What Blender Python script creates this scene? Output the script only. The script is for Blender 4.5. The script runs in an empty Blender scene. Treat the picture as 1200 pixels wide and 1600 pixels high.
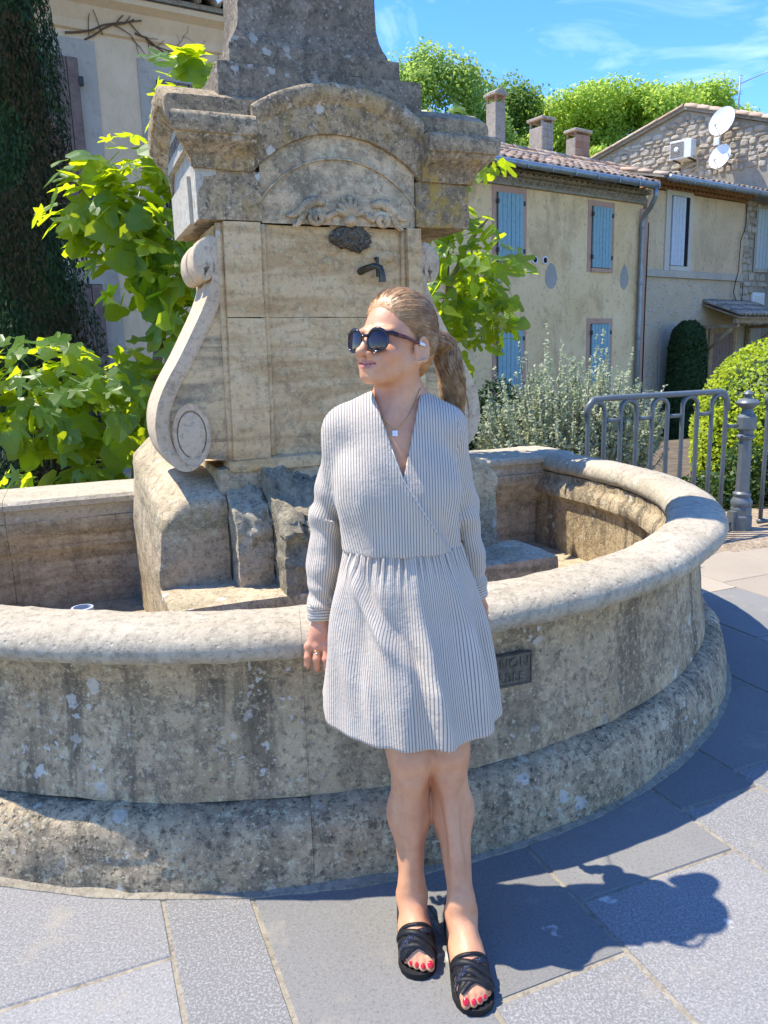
import bpy, bmesh, math, random
import numpy as np
from mathutils import Vector, Matrix, noise as mn
random.seed(7); RNG = np.random.default_rng(7)
SC = bpy.context.scene; COL = SC.collection
R = math.radians

# ------------------------------------------------------------ camera, sky, sun, exposure
CAM_H = 1.38
cd = bpy.data.cameras.new('camera'); cam = bpy.data.objects.new('camera', cd); COL.objects.link(cam)
cd.sensor_fit = 'VERTICAL'; cd.sensor_height = 36.0; cd.lens = 27.0
cd.clip_start = .05; cd.clip_end = 3000
_p, _r = R(11.5), R(1.7)
_f = Vector((0, math.cos(_p), -math.sin(_p))); _u0 = Vector((0, math.sin(_p), math.cos(_p))); _x0 = Vector((1, 0, 0))
_x = _x0*math.cos(_r) - _u0*math.sin(_r); _u = _x0*math.sin(_r) + _u0*math.cos(_r)
cam.matrix_world = Matrix(((_x.x, _u.x, -_f.x, 0), (_x.y, _u.y, -_f.y, 0), (_x.z, _u.z, -_f.z, CAM_H), (0, 0, 0, 1)))
SC.camera = cam
SUNV = Vector((-.70, .13, 1.48)).normalized()          # towards the sun
world = bpy.data.worlds.new('World'); SC.world = world; world.use_nodes = True
wn = world.node_tree; wn.nodes.clear()
sky = wn.nodes.new('ShaderNodeTexSky'); sky.sky_type = 'NISHITA'; sky.sun_disc = False
sky.sun_elevation = math.asin(SUNV.z); sky.sun_rotation = math.atan2(SUNV.x, SUNV.y)
sky.air_density = 1.0; sky.dust_density = .05; sky.ozone_density = 5.5; sky.altitude = 300
bg = wn.nodes.new('ShaderNodeBackground'); bg.inputs[1].default_value = .15
wo = wn.nodes.new('ShaderNodeOutputWorld')
# thin cirrus clouds mixed into the sky by direction
tc = wn.nodes.new('ShaderNodeTexCoord')
mp = wn.nodes.new('ShaderNodeMapping'); mp.inputs['Scale'].default_value = (2.2, 1.2, 5.0); mp.inputs['Rotation'].default_value = (0, R(25), R(20))
wn.links.new(tc.outputs['Generated'], mp.inputs[0])
nz = wn.nodes.new('ShaderNodeTexNoise'); nz.inputs['Scale'].default_value = 1.7; nz.inputs['Detail'].default_value = 9; nz.inputs['Roughness'].default_value = .58; nz.inputs['Distortion'].default_value = .9
wn.links.new(mp.outputs[0], nz.inputs['Vector'])
cr = wn.nodes.new('ShaderNodeValToRGB'); cr.color_ramp.elements[0].position = .545; cr.color_ramp.elements[1].position = .93
cr.color_ramp.elements[1].color = (.75, .75, .75, 1)
wn.links.new(nz.outputs[0], cr.inputs[0])
mx = wn.nodes.new('ShaderNodeMix'); mx.data_type = 'RGBA'
wn.links.new(cr.outputs[0], mx.inputs['Factor'])
sat = wn.nodes.new('ShaderNodeHueSaturation'); sat.inputs['Saturation'].default_value = 1.25; sat.inputs['Hue'].default_value = .513
wn.links.new(sky.outputs[0], sat.inputs['Color'])
wn.links.new(sat.outputs[0], mx.inputs[6]); mx.inputs[7].default_value = (5.2, 5.6, 6.2, 1)
wn.links.new(mx.outputs[2], bg.inputs[0]); wn.links.new(bg.outputs[0], wo.inputs[0])
sl = bpy.data.lights.new('sun', 'SUN'); sl.energy = 2.95; sl.angle = R(.53); sl.color = (1, .94, .83)
so = bpy.data.objects.new('sun', sl); COL.objects.link(so); so.rotation_euler = (-SUNV).to_track_quat('-Z', 'Y').to_euler(); so.location = SUNV*30
SC.view_settings.view_transform = 'Standard'; SC.view_settings.look = 'None'; SC.view_settings.exposure = 1.52; SC.view_settings.gamma = 1
SC.view_settings.use_curve_mapping = False
SC.cycles.use_denoising = True; SC.cycles.max_bounces = 6; SC.cycles.transparent_max_bounces = 8
SC.cycles.sample_clamp_indirect = 6

# ------------------------------------------------------------ helpers
def link(o, parent=None):
    COL.objects.link(o)
    if parent is not None:
        o.parent = parent
        if parent.type == 'EMPTY': o.matrix_parent_inverse = Matrix.Translation(-Vector(parent.location))
        elif parent.parent is not None: o.matrix_parent_inverse = Matrix.Identity(4); o.matrix_parent_inverse = (Matrix.Translation(parent.location)).inverted()
    return o
def mesh_data(name, verts, faces, mat=None, smooth=True, uv=None):
    m = bpy.data.meshes.new(name)
    m.from_pydata([tuple(v) for v in verts], [], faces)
    if smooth: m.polygons.foreach_set('use_smooth', [True]*len(m.polygons))
    if mat:
        for q in (mat if isinstance(mat, (list, tuple)) else [mat]): m.materials.append(q)
    if uv is not None:
        l = m.uv_layers.new(name='UVMap'); l.data.foreach_set('uv', np.asarray(uv, 'f').ravel())
    m.update(); return m
def obj(name, verts, faces, mat=None, parent=None, smooth=True, uv=None, sharp=None):
    o = bpy.data.objects.new(name, mesh_data(name, verts, faces, mat, smooth, uv)); link(o, parent)
    if smooth and sharp: o.data.set_sharp_from_angle(angle=R(sharp))
    return o
def bobj(name, bm, mat=None, parent=None, smooth=False, sharp=None):
    m = bpy.data.meshes.new(name); bm.to_mesh(m); bm.free()
    if mat:
        for q in (mat if isinstance(mat, (list, tuple)) else [mat]): m.materials.append(q)
    if smooth: m.polygons.foreach_set('use_smooth', [True]*len(m.polygons))
    o = bpy.data.objects.new(name, m); link(o, parent)
    if smooth and sharp: m.set_sharp_from_angle(angle=R(sharp))
    return o
def quads(name, V, mat, parent=None, smooth=False, nv=4):
    """V: (n, nv, 3) array -> one mesh of n polygons"""
    V = np.asarray(V, 'f'); n = len(V); m = bpy.data.meshes.new(name)
    m.vertices.add(n*nv); m.vertices.foreach_set('co', V.ravel())
    m.loops.add(n*nv); m.loops.foreach_set('vertex_index', np.arange(n*nv, dtype='i'))
    m.polygons.add(n); m.polygons.foreach_set('loop_start', np.arange(0, n*nv, nv, dtype='i'))
    m.update(calc_edges=True)
    if mat: m.materials.append(mat)
    o = bpy.data.objects.new(name, m); return link(o, parent)
def tag(o, label=None, cat=None, group=None, kind=None):
    for k, v in (('label', label), ('category', cat), ('group', group), ('kind', kind)):
        if v: o[k] = v
    return o
def thing(name, loc, label, cat, group=None):
    o = bpy.data.objects.new(name, None); o.empty_display_size = .1; COL.objects.link(o); o.location = loc
    return tag(o, label, cat, group)
def dup(root, delta, label=None):
    c = root.copy(); COL.objects.link(c); c.location = Vector(root.location)+Vector(delta)
    if label: c['label'] = label
    for ch in root.children:
        d = ch.copy(); COL.objects.link(d); d.parent = c
    return c
def add_box(bm, c, s, M=None, bevel=0):
    r = bmesh.ops.create_cube(bm, size=1)
    vs = r['verts']
    for v in vs:
        v.co = Vector((v.co.x*s[0], v.co.y*s[1], v.co.z*s[2]))
    if bevel:
        es = list({e for v in vs for e in v.link_edges})
        b = bmesh.ops.bevel(bm, geom=es, offset=bevel, segments=1, affect='EDGES', profile=.5)
        vs = list({v for f in b['faces'] for v in f.verts} | {v for v in vs if v.is_valid})
    for v in vs:
        p = v.co+Vector(c); v.co = (M @ p) if M is not None else p
    return vs
def tube(pts, rad, n=8, cap=True):
    """verts, faces of a tube along pts; rad scalar or list"""
    pts = [Vector(p) for p in pts]; N = len(pts)
    if not hasattr(rad, '__len__'): rad = [rad]*N
    V = []; F = []; up = None
    for i, p in enumerate(pts):
        t = (pts[min(i+1, N-1)]-pts[max(i-1, 0)]).normalized()
        if up is None:
            a = Vector((0, 0, 1)) if abs(t.z) < .9 else Vector((1, 0, 0)); up = (a-t*a.dot(t)).normalized()
        else:
            up = (up-t*up.dot(t)); up = up.normalized() if up.length > 1e-6 else t.orthogonal().normalized()
        s = t.cross(up)
        for k in range(n):
            a = 2*math.pi*k/n; V.append(p+(up*math.cos(a)+s*math.sin(a))*rad[i])
    for i in range(N-1):
        for k in range(n):
            k2 = (k+1) % n; F.append((i*n+k, i*n+k2, (i+1)*n+k2, (i+1)*n+k))
    if cap: F.append(tuple(range(n-1, -1, -1))); F.append(tuple(range((N-1)*n, N*n)))
    return V, F
class Acc:
    """collects several pieces for one mesh"""
    def __init__(s): s.V = []; s.F = []
    def add(s, vf):
        b = len(s.V); s.V += list(vf[0]); s.F += [tuple(i+b for i in f) for f in vf[1]]; return s
    def box(s, c, sz, M=None):
        b = len(s.V)
        for x in (-.5, .5):
            for y in (-.5, .5):
                for z in (-.5, .5):
                    p = Vector((c[0]+x*sz[0], c[1]+y*sz[1], c[2]+z*sz[2])); s.V.append(M @ p if M is not None else p)
        s.F += [tuple(i+b for i in f) for f in ((0, 1, 3, 2), (4, 6, 7, 5), (0, 4, 5, 1), (2, 3, 7, 6), (0, 2, 6, 4), (1, 5, 7, 3))]
        return s
    def obj(s, name, mat, parent=None, smooth=True, sharp=35): return obj(name, s.V, s.F, mat, parent, smooth, None, sharp)
def lathe(prof, c=(0, 0, 0), n=16):
    V = []; F = []
    for r, z in prof:
        for k in range(n): a = 2*math.pi*k/n; V.append(Vector((c[0]+r*math.cos(a), c[1]+r*math.sin(a), c[2]+z)))
    for i in range(len(prof)-1):
        for k in range(n):
            k2 = (k+1) % n; F.append((i*n+k, i*n+k2, (i+1)*n+k2, (i+1)*n+k))
    F.append(tuple(range(n-1, -1, -1))); m = (len(prof)-1)*n; F.append(tuple(range(m, m+n)))
    return V, F
def fbm(p, s, o=4):
    return mn.fractal(Vector(p)*s, .9, 2.1, o)

# fountain frame: u along its front (right), v towards the camera, z up
TH = R(22)
UA = Vector((math.cos(TH), math.sin(TH), 0)); VA = Vector((math.sin(TH), -math.cos(TH), 0))
def W(u, v, z): return UA*u+VA*v+Vector((0, 0, z))
def Mframe(org=(0, 0, 0), yaw=TH):
    return Matrix.Translation(Vector(org)) @ Matrix.Rotation(yaw, 4, 'Z')

# ------------------------------------------------------------ materials
class NB:
    def __init__(s, name):
        s.m = bpy.data.materials.new(name); s.m.use_nodes = True; s.t = s.m.node_tree; s.t.nodes.clear()
        s.out = s.t.nodes.new('ShaderNodeOutputMaterial')
    def n(s, typ, inp=None, **kw):
        nd = s.t.nodes.new('ShaderNode'+typ)
        for k, v in kw.items(): setattr(nd, k, v)
        for k, v in (inp or {}).items():
            i = nd.inputs[k]
            if isinstance(v, bpy.types.NodeSocket): s.t.links.new(v, i)
            else: i.default_value = v
        return nd
    def noise(s, vec, scale, detail=5, rough=.6, dist=0.0):
        return s.n('TexNoise', {'Vector': vec, 'Scale': scale, 'Detail': detail, 'Roughness': rough, 'Distortion': dist}).outputs[0]
    def ramp(s, fac, a, b, ca=(0, 0, 0, 1), cb=(1, 1, 1, 1)):
        r = s.n('ValToRGB', {'Fac': fac}); e = r.color_ramp.elements
        e[0].position = a; e[1].position = b; e[0].color = ca; e[1].color = cb; return r.outputs[0]
    def mix(s, f, a, b, mode='MIX'):
        r = s.n('Mix', data_type='RGBA', blend_type=mode)
        for k, v in ((0, f), (6, a), (7, b)):
            if isinstance(v, bpy.types.NodeSocket): s.t.links.new(v, r.inputs[k])
            else: r.inputs[k].default_value = v if k == 0 else (*v[:3], 1)
        return r.outputs[2]
    def math(s, op, a, b=0.0, c=0.0):
        r = s.n('Math', operation=op)
        for k, v in enumerate((a, b, c)):
            if isinstance(v, bpy.types.NodeSocket): s.t.links.new(v, r.inputs[k])
            else: r.inputs[k].default_value = v
        return r.outputs[0]
    def pos(s): return s.n('NewGeometry').outputs['Position']
    def objc(s): return s.n('TexCoord').outputs['Object']
    def map(s, vec, scale=(1, 1, 1), rot=(0, 0, 0), loc=(0, 0, 0)):
        return s.n('Mapping', {'Vector': vec, 'Scale': scale, 'Rotation': rot, 'Location': loc}).outputs[0]
    def bump(s, h, strength=.5, dist=.01):
        return s.n('Bump', {'Height': h, 'Strength': strength, 'Distance': dist}).outputs[0]
    def bsdf(s, col, rough=.85, normal=None, spec=.3, **kw):
        b = s.n('BsdfPrincipled')
        def st(k, v):
            if isinstance(v, bpy.types.NodeSocket): s.t.links.new(v, b.inputs[k])
            else: b.inputs[k].default_value = v if not (isinstance(v, tuple) and len(v) == 3 and k != 'Normal' and k != 'Subsurface Radius') else (*v, 1)
        st('Base Color', col); st('Roughness', rough); st('Specular IOR Level', spec)
        if normal is not None: st('Normal', normal)
        for k, v in kw.items(): st(k, v)
        return b.outputs[0]
    def done(s, sh): s.t.links.new(sh, s.out.inputs[0]); return s.m
def plain(name, col, rough=.6, metal=0.0, spec=.4, var=.25, scale=30, bump=.15):
    """one paint or metal with slight mottling"""
    b = NB(name); p = b.objc(); n = b.noise(p, scale, 4, .6)
    c = b.mix(b.ramp(n, .3, .7), tuple(x*(1-var) for x in col), tuple(min(1, x*(1+var)) for x in col))
    return b.done(b.bsdf(c, rough, b.bump(n, bump, .004), spec, **{'Metallic': metal}))

def stone(name, c1, c2, grime=(.105, .09, .066), gamt=.5, gs=3.2, streak=0.0, spots=0.0, spotcol=(.56, .54, .46), speck=.5, yel=0.0, bump=.6, pits=.4, tint=None):
    b = NB(name); P = b.pos()
    n1 = b.noise(P, 2.3, 6, .6)
    col = b.mix(b.ramp(n1, .32, .68), c1, c2)
    if tint:   # broad warm bands of the sediment
        nb_ = b.noise(b.map(P, (1.2, 1.2, 9)), 1.6, 5, .6, .6)
        col = b.mix(b.math('MULTIPLY', b.ramp(nb_, .45, .62), .75), col, tint)
    n2 = b.noise(P, gs, 11, .72, .3)
    g = b.ramp(n2, .62-gamt*.28, .80-gamt*.28)
    col = b.mix(b.math('MULTIPLY', g, .80), col, grime)
    if streak:
        ns = b.noise(b.map(P, (7, 7, .55)), 1.5, 8, .65)
        nf = b.noise(P, 1.1, 2, .5)
        col = b.mix(b.math('MULTIPLY', b.math('MULTIPLY', b.ramp(ns, .49, .60), b.ramp(nf, .32, .5)), streak), col, (.075, .062, .045))
    n5 = b.noise(P, 15, 9, .8, .5); nk = b.noise(P, 1.5, 3, .5)
    col = b.mix(b.math('MULTIPLY', b.math('MULTIPLY', b.ramp(n5, .49, .56), b.ramp(nk, .30, .55)), speck*.8), col, (.15, .118, .078))
    n6 = b.noise(P, 22, 8, .8)
    col = b.mix(b.math('MULTIPLY', b.ramp(n6, .55, .61), speck*.75), col, tuple(min(.62, x*1.3) for x in c2))
    n3 = b.noise(P, 42, 7, .78)
    col = b.mix(b.math('MULTIPLY', b.ramp(n3, .51, .60), speck), col, (.085, .075, .055))
    n4 = b.noise(P, 70, 5, .7)
    col = b.mix(b.math('MULTIPLY', b.ramp(n4, .56, .65), speck*.9), col, tuple(min(.7, x*1.35) for x in c2))
    if spots:
        pj = b.n('VectorMath', {0: P, 1: b.n('VectorMath', {0: b.n('TexNoise', {'Vector': P, 'Scale': 34.0, 'Detail': 3.0}).outputs[1], 3: .05}, operation='SCALE').outputs[0]}, operation='ADD').outputs[0]
        for sc_, th in ((17, .30), (38, .26)):
            v = b.n('TexVoronoi', {'Vector': pj, 'Scale': sc_})
            keep = b.math('MULTIPLY', b.ramp(v.outputs['Distance'], th, th+.05, (1, 1, 1, 1), (0, 0, 0, 1)),
                          b.math('GREATER_THAN', b.n('SeparateColor', {0: v.outputs['Color']}).outputs[0], 1-spots))
            keep = b.math('MULTIPLY', keep, b.ramp(b.noise(P, 2.1, 3, .6), .48, .60))
            col = b.mix(b.math('MULTIPLY', keep, .85), col, spotcol)
    if yel:
        ny = b.noise(P, 9, 8, .7); nm = b.noise(P, 2.6, 2, .5)
        col = b.mix(b.math('MULTIPLY', b.math('MULTIPLY', b.ramp(ny, .50, .60), b.ramp(nm, .44, .6)), yel), col, (.42, .27, .05))
    h = b.math('ADD', b.math('MULTIPLY', n3, .55), b.math('MULTIPLY', b.noise(P, 14, 8, .7), 1.0))
    if pits:
        vp = b.n('TexVoronoi', {'Vector': P, 'Scale': 60.0}); pk = b.math('GREATER_THAN', b.n('SeparateColor', {0: vp.outputs['Color']}).outputs[1], .72)
        h = b.math('SUBTRACT', h, b.math('MULTIPLY', b.math('MULTIPLY', pk, b.ramp(vp.outputs['Distance'], .1, .4, (1, 1, 1, 1), (0, 0, 0, 1))), pits))
    return b.done(b.bsdf(col, .92, b.bump(h, bump, .012), .15))

M = {}
M['rim'] = stone('rim_stone', (.40, .335, .23), (.50, .43, .31), gamt=.14, speck=.36, bump=.55, spots=.05)
M['wall'] = stone('basin_wall_stone', (.40, .29, .16), (.55, .43, .265), gamt=.36, gs=2.4, streak=.72, spots=.30, speck=.62, bump=.8)
M['base'] = stone('basin_base_stone', (.41, .30, .17), (.56, .44, .28), gamt=.38, gs=4.5, streak=.55, spots=.12, speck=.75, bump=1.0, pits=.7)
M['inner'] = stone('inner_stone', (.46, .365, .23), (.57, .465, .31), gamt=.18, gs=2.6, streak=.3, spots=.22, spotcol=(.42, .38, .28), speck=.45, bump=.4, tint=(.27, .20, .11))
M['shaft'] = stone('warm_stone', (.62, .415, .205), (.70, .52, .29), gamt=.20, gs=3.0, speck=.35, bump=.4, pits=.3, tint=(.46, .28, .12), spots=.03)
M['web'] = stone('banded_stone', (.60, .41, .21), (.67, .49, .27), gamt=.16, gs=2.0, speck=.35, bump=.35, tint=(.17, .14, .10))
M['scroll'] = stone('scroll_stone', (.54, .41, .26), (.61, .48, .33), gamt=.2, gs=4, speck=.35, bump=.4)
M['cornice'] = stone('lichen_stone', (.32, .235, .13), (.49, .375, .235), gamt=.52, gs=5, speck=.8, yel=.35, spots=.10, bump=.7)
M['cornice_yellow'] = stone('yellow_lichen_stone', (.31, .22, .12), (.46, .345, .205), gamt=.55, gs=5, speck=.75, yel=.9, spots=.1, bump=.7)
M['tymp'] = stone('tympanum_stone', (.54, .375, .205), (.66, .50, .31), gamt=.36, gs=3.0, speck=.5, bump=.5, tint=(.36, .29, .18))
M['plinth'] = stone('dark_stone', (.22, .175, .12), (.33, .27, .19), gamt=.60, gs=6, speck=.8, spots=.28, spotcol=(.44, .41, .34), bump=.9)
M['ped'] = stone('pedestal_stone', (.45, .335, .195), (.58, .46, .295), gamt=.26, gs=3.2, speck=.5, spots=.14, bump=.7, tint=(.27, .22, .12))
M['broken'] = stone('broken_stone', (.44, .36, .225), (.54, .455, .31), gamt=.22, gs=5, speck=.5, bump=1.2, pits=.6)
M['lichen_block'] = stone('spotted_stone', (.25, .215, .14), (.34, .29, .19), gamt=.5, gs=4, speck=.6, spots=.62, spotcol=(.46, .43, .35), bump=.9)
M['moss'] = stone('moss_crust', (.13, .11, .08), (.30, .26, .19), grime=(.03, .028, .024), gamt=.62, gs=26, speck=.9, spots=.0, bump=1.4)

def slab_mat(name, c1, c2, fleck, famt=.6):
    b = NB(name); P = b.pos(); rnd = b.n('ObjectInfo').outputs['Random']
    n1 = b.noise(P, 1.8, 5, .6); col = b.mix(b.ramp(n1, .3, .7), c1, c2)
    col = b.mix(b.math('MULTIPLY', rnd, .75), col, tuple(x*.72 for x in c1))
    nf = b.noise(P, 165, 3, .8); col = b.mix(b.math('MULTIPLY', b.ramp(nf, .50, .58), famt), col, fleck)
    nd = b.noise(P, 120, 3, .7); col = b.mix(b.math('MULTIPLY', b.ramp(nd, .55, .65), .5), col, tuple(x*.5 for x in c1))
    st = b.noise(P, 5, 9, .7); col = b.mix(b.math('MULTIPLY', b.ramp(st, .57, .70), .55), col, (.33, .285, .21))
    v = b.n('TexVoronoi', {'Vector': b.n('VectorMath', {0: P, 1: b.n('VectorMath', {0: b.n('TexNoise', {'Vector': P, 'Scale': 30.0}).outputs[1], 3: .06}, operation='SCALE').outputs[0]}, operation='ADD').outputs[0], 'Scale': 7.0})
    k = b.math('MULTIPLY', b.ramp(v.outputs['Distance'], .10, .15, (1, 1, 1, 1), (0, 0, 0, 1)), b.math('GREATER_THAN', b.n('SeparateColor', {0: v.outputs['Color']}).outputs[0], .84))
    col = b.mix(b.math('MULTIPLY', k, .7), col, (.55, .53, .46))
    h = b.math('ADD', b.math('MULTIPLY', nf, .5), b.noise(P, 35, 6, .7))
    return b.done(b.bsdf(col, .8, b.bump(h, .35, .006), .3))
M['granite'] = slab_mat('grey_granite', (.205, .195, .175), (.255, .243, .22), (.38, .37, .35))
M['slate'] = slab_mat('smooth_grey_slab', (.185, .178, .158), (.23, .22, .195), (.27, .26, .235), .3)
M['beige_slab'] = slab_mat('beige_slab', (.34, .28, .20), (.41, .345, .26), (.44, .39, .31), .25)
M['mortar'] = stone('mortar', (.27, .235, .17), (.33, .29, .215), gamt=.2, speck=.5, bump=.5)
# ------------------------------------------------------------ ground
UC, VC = 1.0, -3.77                       # centre of the basin's half circle
def ground_sheet(name, poly, z, mat):
    return tag(obj(name, [W(u, v, z) for u, v in poly], [tuple(range(len(poly)))], mat, None, False), kind='structure')
b = NB('soil'); P = b.pos(); n = b.noise(P, 6, 9, .7)
M['soil'] = b.done(b.bsdf(b.mix(b.ramp(n, .35, .65), (.10, .075, .045), (.20, .15, .09)), .95, b.bump(b.noise(P, 30, 7, .7), 1, .03)))
b = NB('dry_grass_land'); P = b.pos(); n = b.noise(P, .8, 9, .7)
M['land'] = b.done(b.bsdf(b.mix(b.ramp(n, .35, .65), (.05, .075, .02), (.14, .13, .06)), .95, b.bump(b.noise(P, 5, 7, .7), 1, .1)))
# one sheet to the horizon, a metre below the square
gv = []; gr = [0, 4, 8, 14, 25, 50, 120, 400, 1500]
for r in gr:
    for k in range(24): a = 2*math.pi*k/24; gv.append((r*math.cos(a), 8+r*math.sin(a), -1.15+(max(0, r-60)*.004)))
gf = [(i*24+k, i*24+(k+1) % 24, (i+1)*24+(k+1) % 24, (i+1)*24+k) for i in range(len(gr)-1) for k in range(24)]
gnd = tag(obj('ground', gv, gf, M['land']), kind='structure')
pave = bpy.data.objects.new('pavement', None); COL.objects.link(pave)
# bedding of the square: a solid terrace whose top is the mortar bed
bm = bmesh.new(); add_box(bm, (1.5, -8.75, -.6), (30, 25.0, 1.193), Mframe())  # unseen stretch behind the camera is enlarged to bounce warm light into the shade
pave = bobj('pavement', bm, M['mortar']); tag(pave, kind='structure')
strips = [(-4.2, -3.5, 0), (-3.5, -2.75, 0), (-2.75, -2.1, 0), (-2.1, -1.55, 0), (-1.55, -.95, 0), (-.95, -.40, 0), (-.40, .10, 0), (.10, .315, 0), (.315, .715, 0), (.715, 1.08, 0), (1.08, 1.60, 0), (1.60, 1.915, 0), (1.915, 2.5, 0), (2.5, 2.95, 0), (2.95, 3.5, 0), (3.5, 4.1, 0), (4.1, 4.6, 0), (4.6, 5.3, 0), (5.3, 6.0, 0)]
fixed = {(-.40): [-1.66, -.75, -2.9], (.10): [-1.95, -1.18, -.4], (.315): [-2.0, -1.05, -.3], (.715): [-2.05, -1.235, -.45], (1.08): [-2.1, -1.415, -.62], (1.60): [-2.9, -2.05, -1.62, -.9], (1.915): [-3.13, -2.195, -1.72, -.8]}
rs = random.Random(3)
for (u0, u1, _) in strips:
    js = fixed.get(u0)
    if js is None:
        js = []; v = -4.1+rs.uniform(0, .4)
        while v < 1.0: js.append(v); v += rs.uniform(.55, 1.05)
    js = sorted([-4.95]+js+[.6, 1.5]) if u0 in fixed else sorted([-4.95]+js+[1.5])
    for v0, v1 in zip(js[:-1], js[1:]):
        if v1-v0 < .06: continue
        cu, cv = (u0+u1)/2, (v0+v1)/2
        if math.hypot(cu-UC, max(cv-VC, 0)) < 1.3 and cv > -4.6 : continue
        beige = (cv < -2.9 and cu > 2.2); m = M['beige_slab'] if beige else (M['slate'] if (math.hypot(cu-UC, cv-VC) < 2.5 and cu > .5) else M['granite'])
        if cv < -3.85 and cu > 2: continue       # bare earth by the railing
        g = .0045; e = .004; w2, h2 = (u1-u0)/2-g, (v1-v0)/2-g
        jz = rs.uniform(-.0015, .0015)
        def ringp(d, z): return [W(cu+sx*(w2-d)+rs.uniform(-.002, .002), cv+sy*(h2-d)+rs.uniform(-.002, .002), z) for sx, sy in ((-1, -1), (-1, 1), (1, 1), (1, -1))]
        V = ringp(0, -.03)+ringp(0, -.005+jz)+ringp(e, 0+jz)
        F = [(i, (i+1) % 4, 4+(i+1) % 4, 4+i) for i in range(4)]+[(4+i, 4+(i+1) % 4, 8+(i+1) % 4, 8+i) for i in range(4)]+[(8, 9, 10, 11)]
        obj('paving_slab', V, F, m, pave, False)
# strip of bare earth along the railing
N = 40; V = []; F = []
for i in range(N+1):
    for j in range(11):
        u = 2.2+i*.14; v = -3.78-j*.12
        V.append(W(u, v+.03*fbm((u, v, 0), 3), -.004+.012*fbm((u, v, 1), 4)+(.02 if 0 < j < 10 else -.01)))
F = [(i*11+j, i*11+j+1, (i+1)*11+j+1, (i+1)*11+j) for i in range(N) for j in range(10)]
M['earth'] = stone('reddish_earth', (.33, .24, .15), (.45, .36, .25), grime=(.13, .08, .045), gamt=.45, gs=7, speck=.6, bump=1)
tag(obj('earth_strip', V, F, M['earth']), kind='structure')

# ------------------------------------------------------------ fountain
ft = thing('stone_fountain', W(1.05, -3.5, 0), 'old weathered stone fountain with round basin and carved pillar in the middle of the square', 'fountain')
KD = .036
def ring(t, r):
    if abs(t) <= 90: a = R(t); return UC+r*math.sin(a), VC+r*math.cos(a)
    s = 1 if t > 0 else -1; return UC+s*r, VC-(abs(t)-90)*KD
def nrm(t): a = R(max(-90, min(90, t))); return math.sin(a), math.cos(a)
def sweep_stone(name, prof, t0, t1, mat, amp=.006, fs=5, step=1.6, chip=.0, gap=.0004, parent=ft, seed=0):
    n = max(3, int((t1-t0)/step)); m = len(prof); V = []; F = []
    cr = sum(p[0] for p in prof)/m; cz = sum(p[1] for p in prof)/m
    for i in range(n+1):
        t = t0+(t1-t0)*i/n
        if i == 0: t += gap*28
        if i == n: t -= gap*28
        a, bb = nrm(t)
        edge = min(i, n-i)
        for r, z in prof:
            u, v = ring(t, r); p = Vector((u, v, z))
            d = amp*(fbm(p+Vector((seed, 0, 0)), fs, 5))+amp*.6*fbm(p, fs*4, 3)
            if chip: d -= chip*max(0, fbm(p+Vector((3, 1, 2)), 3.2, 4)-.25)
            if edge == 0: d -= .0015
            dr, dz = (r-cr), (z-cz); L = math.hypot(dr, dz) or 1
            u += a*d*dr/L; v += bb*d*dr/L; z2 = z+d*dz/L
            V.append(W(u, v, z2))
    for i in range(n):
        for k in range(m):
            k2 = (k+1) % m; F.append((i*m+k, i*m+k2, (i+1)*m+k2, (i+1)*m+k))
    F.append(tuple(range(m-1, -1, -1))); F.append(tuple(range(n*m, n*m+m)))
    return obj(name, V, F, mat, parent, True, None, 50)
def subdiv(prof, d):
    out = []
    for (a, b_) in zip(prof, prof[1:]+prof[:1]):
        k = max(1, int(math.hypot(b_[0]-a[0], b_[1]-a[1])/d))
        out += [(a[0]+(b_[0]-a[0])*i/k, a[1]+(b_[1]-a[1])*i/k) for i in range(k)]
    return out
PB = subdiv([(1.88, -.04), (2.082, -.04), (2.085, .02), (2.076, .09), (2.066, .145), (2.052, .178), (2.03, .200), (1.995, .212), (1.88, .212)], .035)
PW = subdiv([(1.835, .10), (1.94, .213), (1.992, .213), (1.990, .25), (1.974, .34), (1.96, .48), (1.955, .545), (1.966, .562), (1.966, .612), (1.835, .612), (1.838, .575), (1.815, .55), (1.800, .52), (1.80, .48), (1.83, .455), (1.835, .42), (1.835, .3)], .04)
PR = subdiv([(1.975, .615), (2.015, .619), (2.043, .630), (2.056, .650), (2.057, .674), (2.045, .697), (2.018, .712), (1.97, .721), (1.92, .723), (1.875, .718), (1.845, .705), (1.825, .682), (1.818, .655), (1.824, .632), (1.845, .615)], .03)
js = [-114.4, -74, -43, -14.5, 18, 48, 78, 114.4]
for i, (a, c) in enumerate(zip(js[:-1], js[1:])):
    sweep_stone('plinth_stone', PB, a, c, M['base'], .010, 7, 1.2, .02, seed=i)
    sweep_stone('wall_stone', PW, a, c, M['wall'], .004, 5, 1.6, .006, seed=i*3)
    sweep_stone('coping_stone', PR, a, c, M['rim'], .006, 5, 1.0, .012, seed=i*5)
# mortar-filled base foot along the paving
sweep_stone('mortar_foot', [(2.0, -.02), (2.108, -.02), (2.104, .003), (2.075, .010), (2.0, .012)], -114, 114, M['mortar'], .006, 9, 1.0)
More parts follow.
